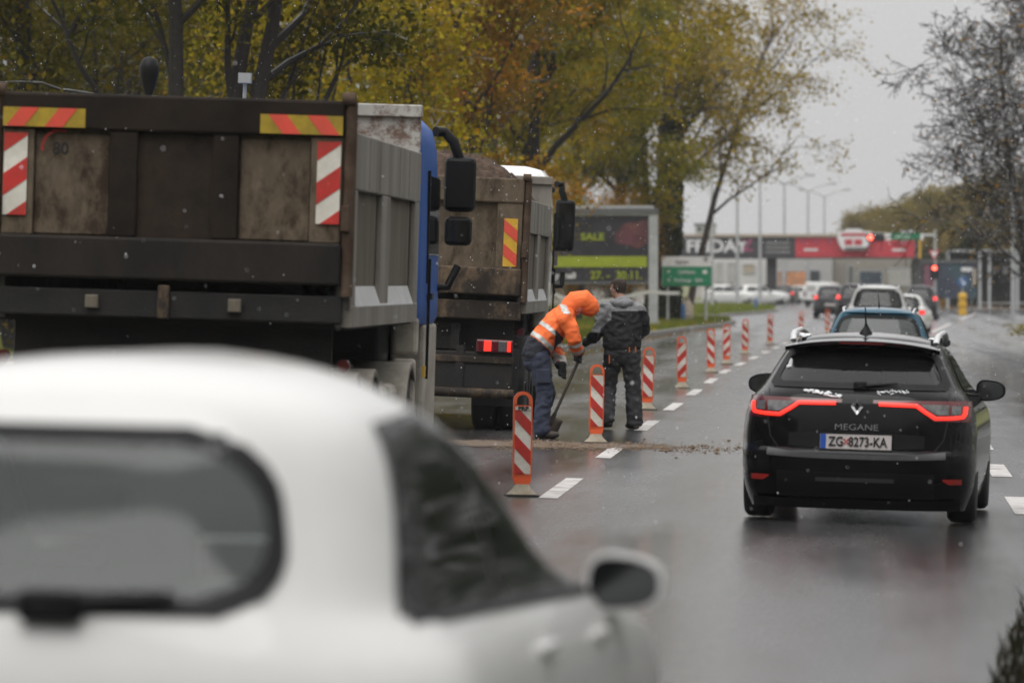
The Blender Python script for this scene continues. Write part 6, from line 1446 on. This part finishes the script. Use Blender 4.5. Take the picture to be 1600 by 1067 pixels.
# parked and crossing vehicles far off
def far_copy(src, label, px, Y, yaw):
    c = copy_tree(src); c['label'] = label; x = P(px,460,Y).x; c.location = (x, Y, gz(x)); c.rotation_euler = (0,CROSS,-yaw); return c
FQ = queue_car('waiting_car', 'dark car with lit brake lights at the far left of the crossing', 1198, 415, M['car_grey'], 1.0, 1.0, R(8), 'glass_dark', lightz=.88, group='cars waiting far off')
FQ.root['group'] = 'cars waiting far off'
far_copy(FQ.root, 'second dark car with lit brake lights, right beside the first at the crossing', 1222, 428, R(8))
WQ = queue_car('waiting_car', 'white car between the dark cars and the white van far off', 1241, 440, M['car_white2'], .98, 1.0, R(20), 'glass_dark', lit=False, group='cars waiting far off')
far_copy(WQ.root, 'white parked car beneath the pale building, left one', 1098, 400, R(85)); far_copy(WQ.root, 'white parked car beneath the pale building, right one', 1150, 405, R(85))
queue_car('offroad_car', 'dark car with a lit brake light behind the farthest delineator post', 1296, 275, M['car_grey'], 1.12, 1.0, R(2), 'glass_dark', lightz=.95)
Y = 395; q = P(1276,478,Y); vn = thing('delivery_van', 'white delivery van left of the queue of cars', 'van', (q.x,Y,gz(q.x)), (0,CROSS,R(-12)))
secs = []
for y, hw_, zt in ((0,.93,1.72),(.06,.98,1.8),(3.2,.98,1.8),(3.9,.95,1.72),(4.6,.9,1.05),(5.3,.85,.95)):
    secs.append([(-hw_,y,.3),(hw_,y,.3),(hw_,y,zt*.6),(hw_*.92,y,zt-.12),(hw_*.8,y,zt),(-hw_*.8,y,zt),(-hw_*.92,y,zt-.12),(-hw_,y,zt*.6)])
MB().rings(secs).obj('body', M['car_white2'], vn, 40, .02)
for sx in (-1,1):
    MB().box(sx*.45-.32,sx*.45+.32,-.02,.01,1.15,1.55).obj('rear_window', M['conc'], vn); MB().box(sx*.86-.06,sx*.86+.06,-.03,.02,.75,1.15).obj('tail_light', M['tail'], vn)
    for y in (.9,4.4): MB().cyl((sx*.85,y,.34),'x',.34,.22,20).obj('wheel', M['rubber'], vn)
MB().box(-.95,.95,-.06,.02,.3,.5).obj('rear_bumper', M['black'], vn)
# ================================================================ falling wet snow and hazy air
M['flake'] = mat('snowflake', (.9,.9,.92), .7, var=.02)
rs_ = np.random.RandomState(77); mb_v = []; n = 17000
yy = 24+115*rs_.uniform(0,1,n)**.62; half = 800/FPX*yy*1.35; cx = -math.tan(YAW)*yy; xx = cx+rs_.uniform(-1,1,n)*half; z0 = CAMZ-625/FPX*yy; z1 = CAMZ+560/FPX*yy; zz = np.maximum(.05, z0)+(z1-np.maximum(.05, z0))*rs_.uniform(0,1,n)
keep = zz > 0.3; xx, yy, zz = xx[keep], yy[keep], zz[keep]; n = len(xx); rr = rs_.gamma(4,.0005,n)+.001
ov = np.array([(1,0,0),(-1,0,0),(0,1,0),(0,-1,0),(0,0,1.5),(0,0,-1.5)]); of = np.array([(0,2,4),(2,1,4),(1,3,4),(3,0,4),(2,0,5),(1,2,5),(3,1,5),(0,3,5)])
v = (np.stack([xx,yy,zz],1)[:,None,:]+ov[None]*rr[:,None,None]).reshape(-1,3); f = (of[None]+6*np.arange(n)[:,None,None]).reshape(-1)
me = bpy.data.meshes.new('falling_snow'); me.vertices.add(len(v)); me.vertices.foreach_set('co', v.reshape(-1)); me.loops.add(len(f)); me.loops.foreach_set('vertex_index', f.astype(np.int32)); me.polygons.add(len(f)//3)
me.polygons.foreach_set('loop_start', np.arange(0,len(f),3,dtype=np.int32)); me.polygons.foreach_set('loop_total', np.full(len(f)//3,3,dtype=np.int32)); me.update(); me.validate()
tag(link('falling_snow', me, M['flake']), 'fine wet snowflakes drifting through the air', kind='stuff')
HAZE = 0.00018
hz = bpy.data.materials.new('hazy_air'); hz.use_nodes = True; t = hz.node_tree; t.nodes.clear(); o_ = t.nodes.new('ShaderNodeOutputMaterial'); pv = t.nodes.new('ShaderNodeVolumePrincipled'); pv.inputs['Density'].default_value = HAZE; pv.inputs['Color'].default_value = (.93,.935,.94,1); pv.inputs['Anisotropy'].default_value = .1; t.links.new(pv.outputs[0], o_.inputs['Volume'])
if HAZE: tag(MB().box(-260,260,-70,1050,-2,32).obj('haze', hz), 'grey hazy winter air', kind='stuff')
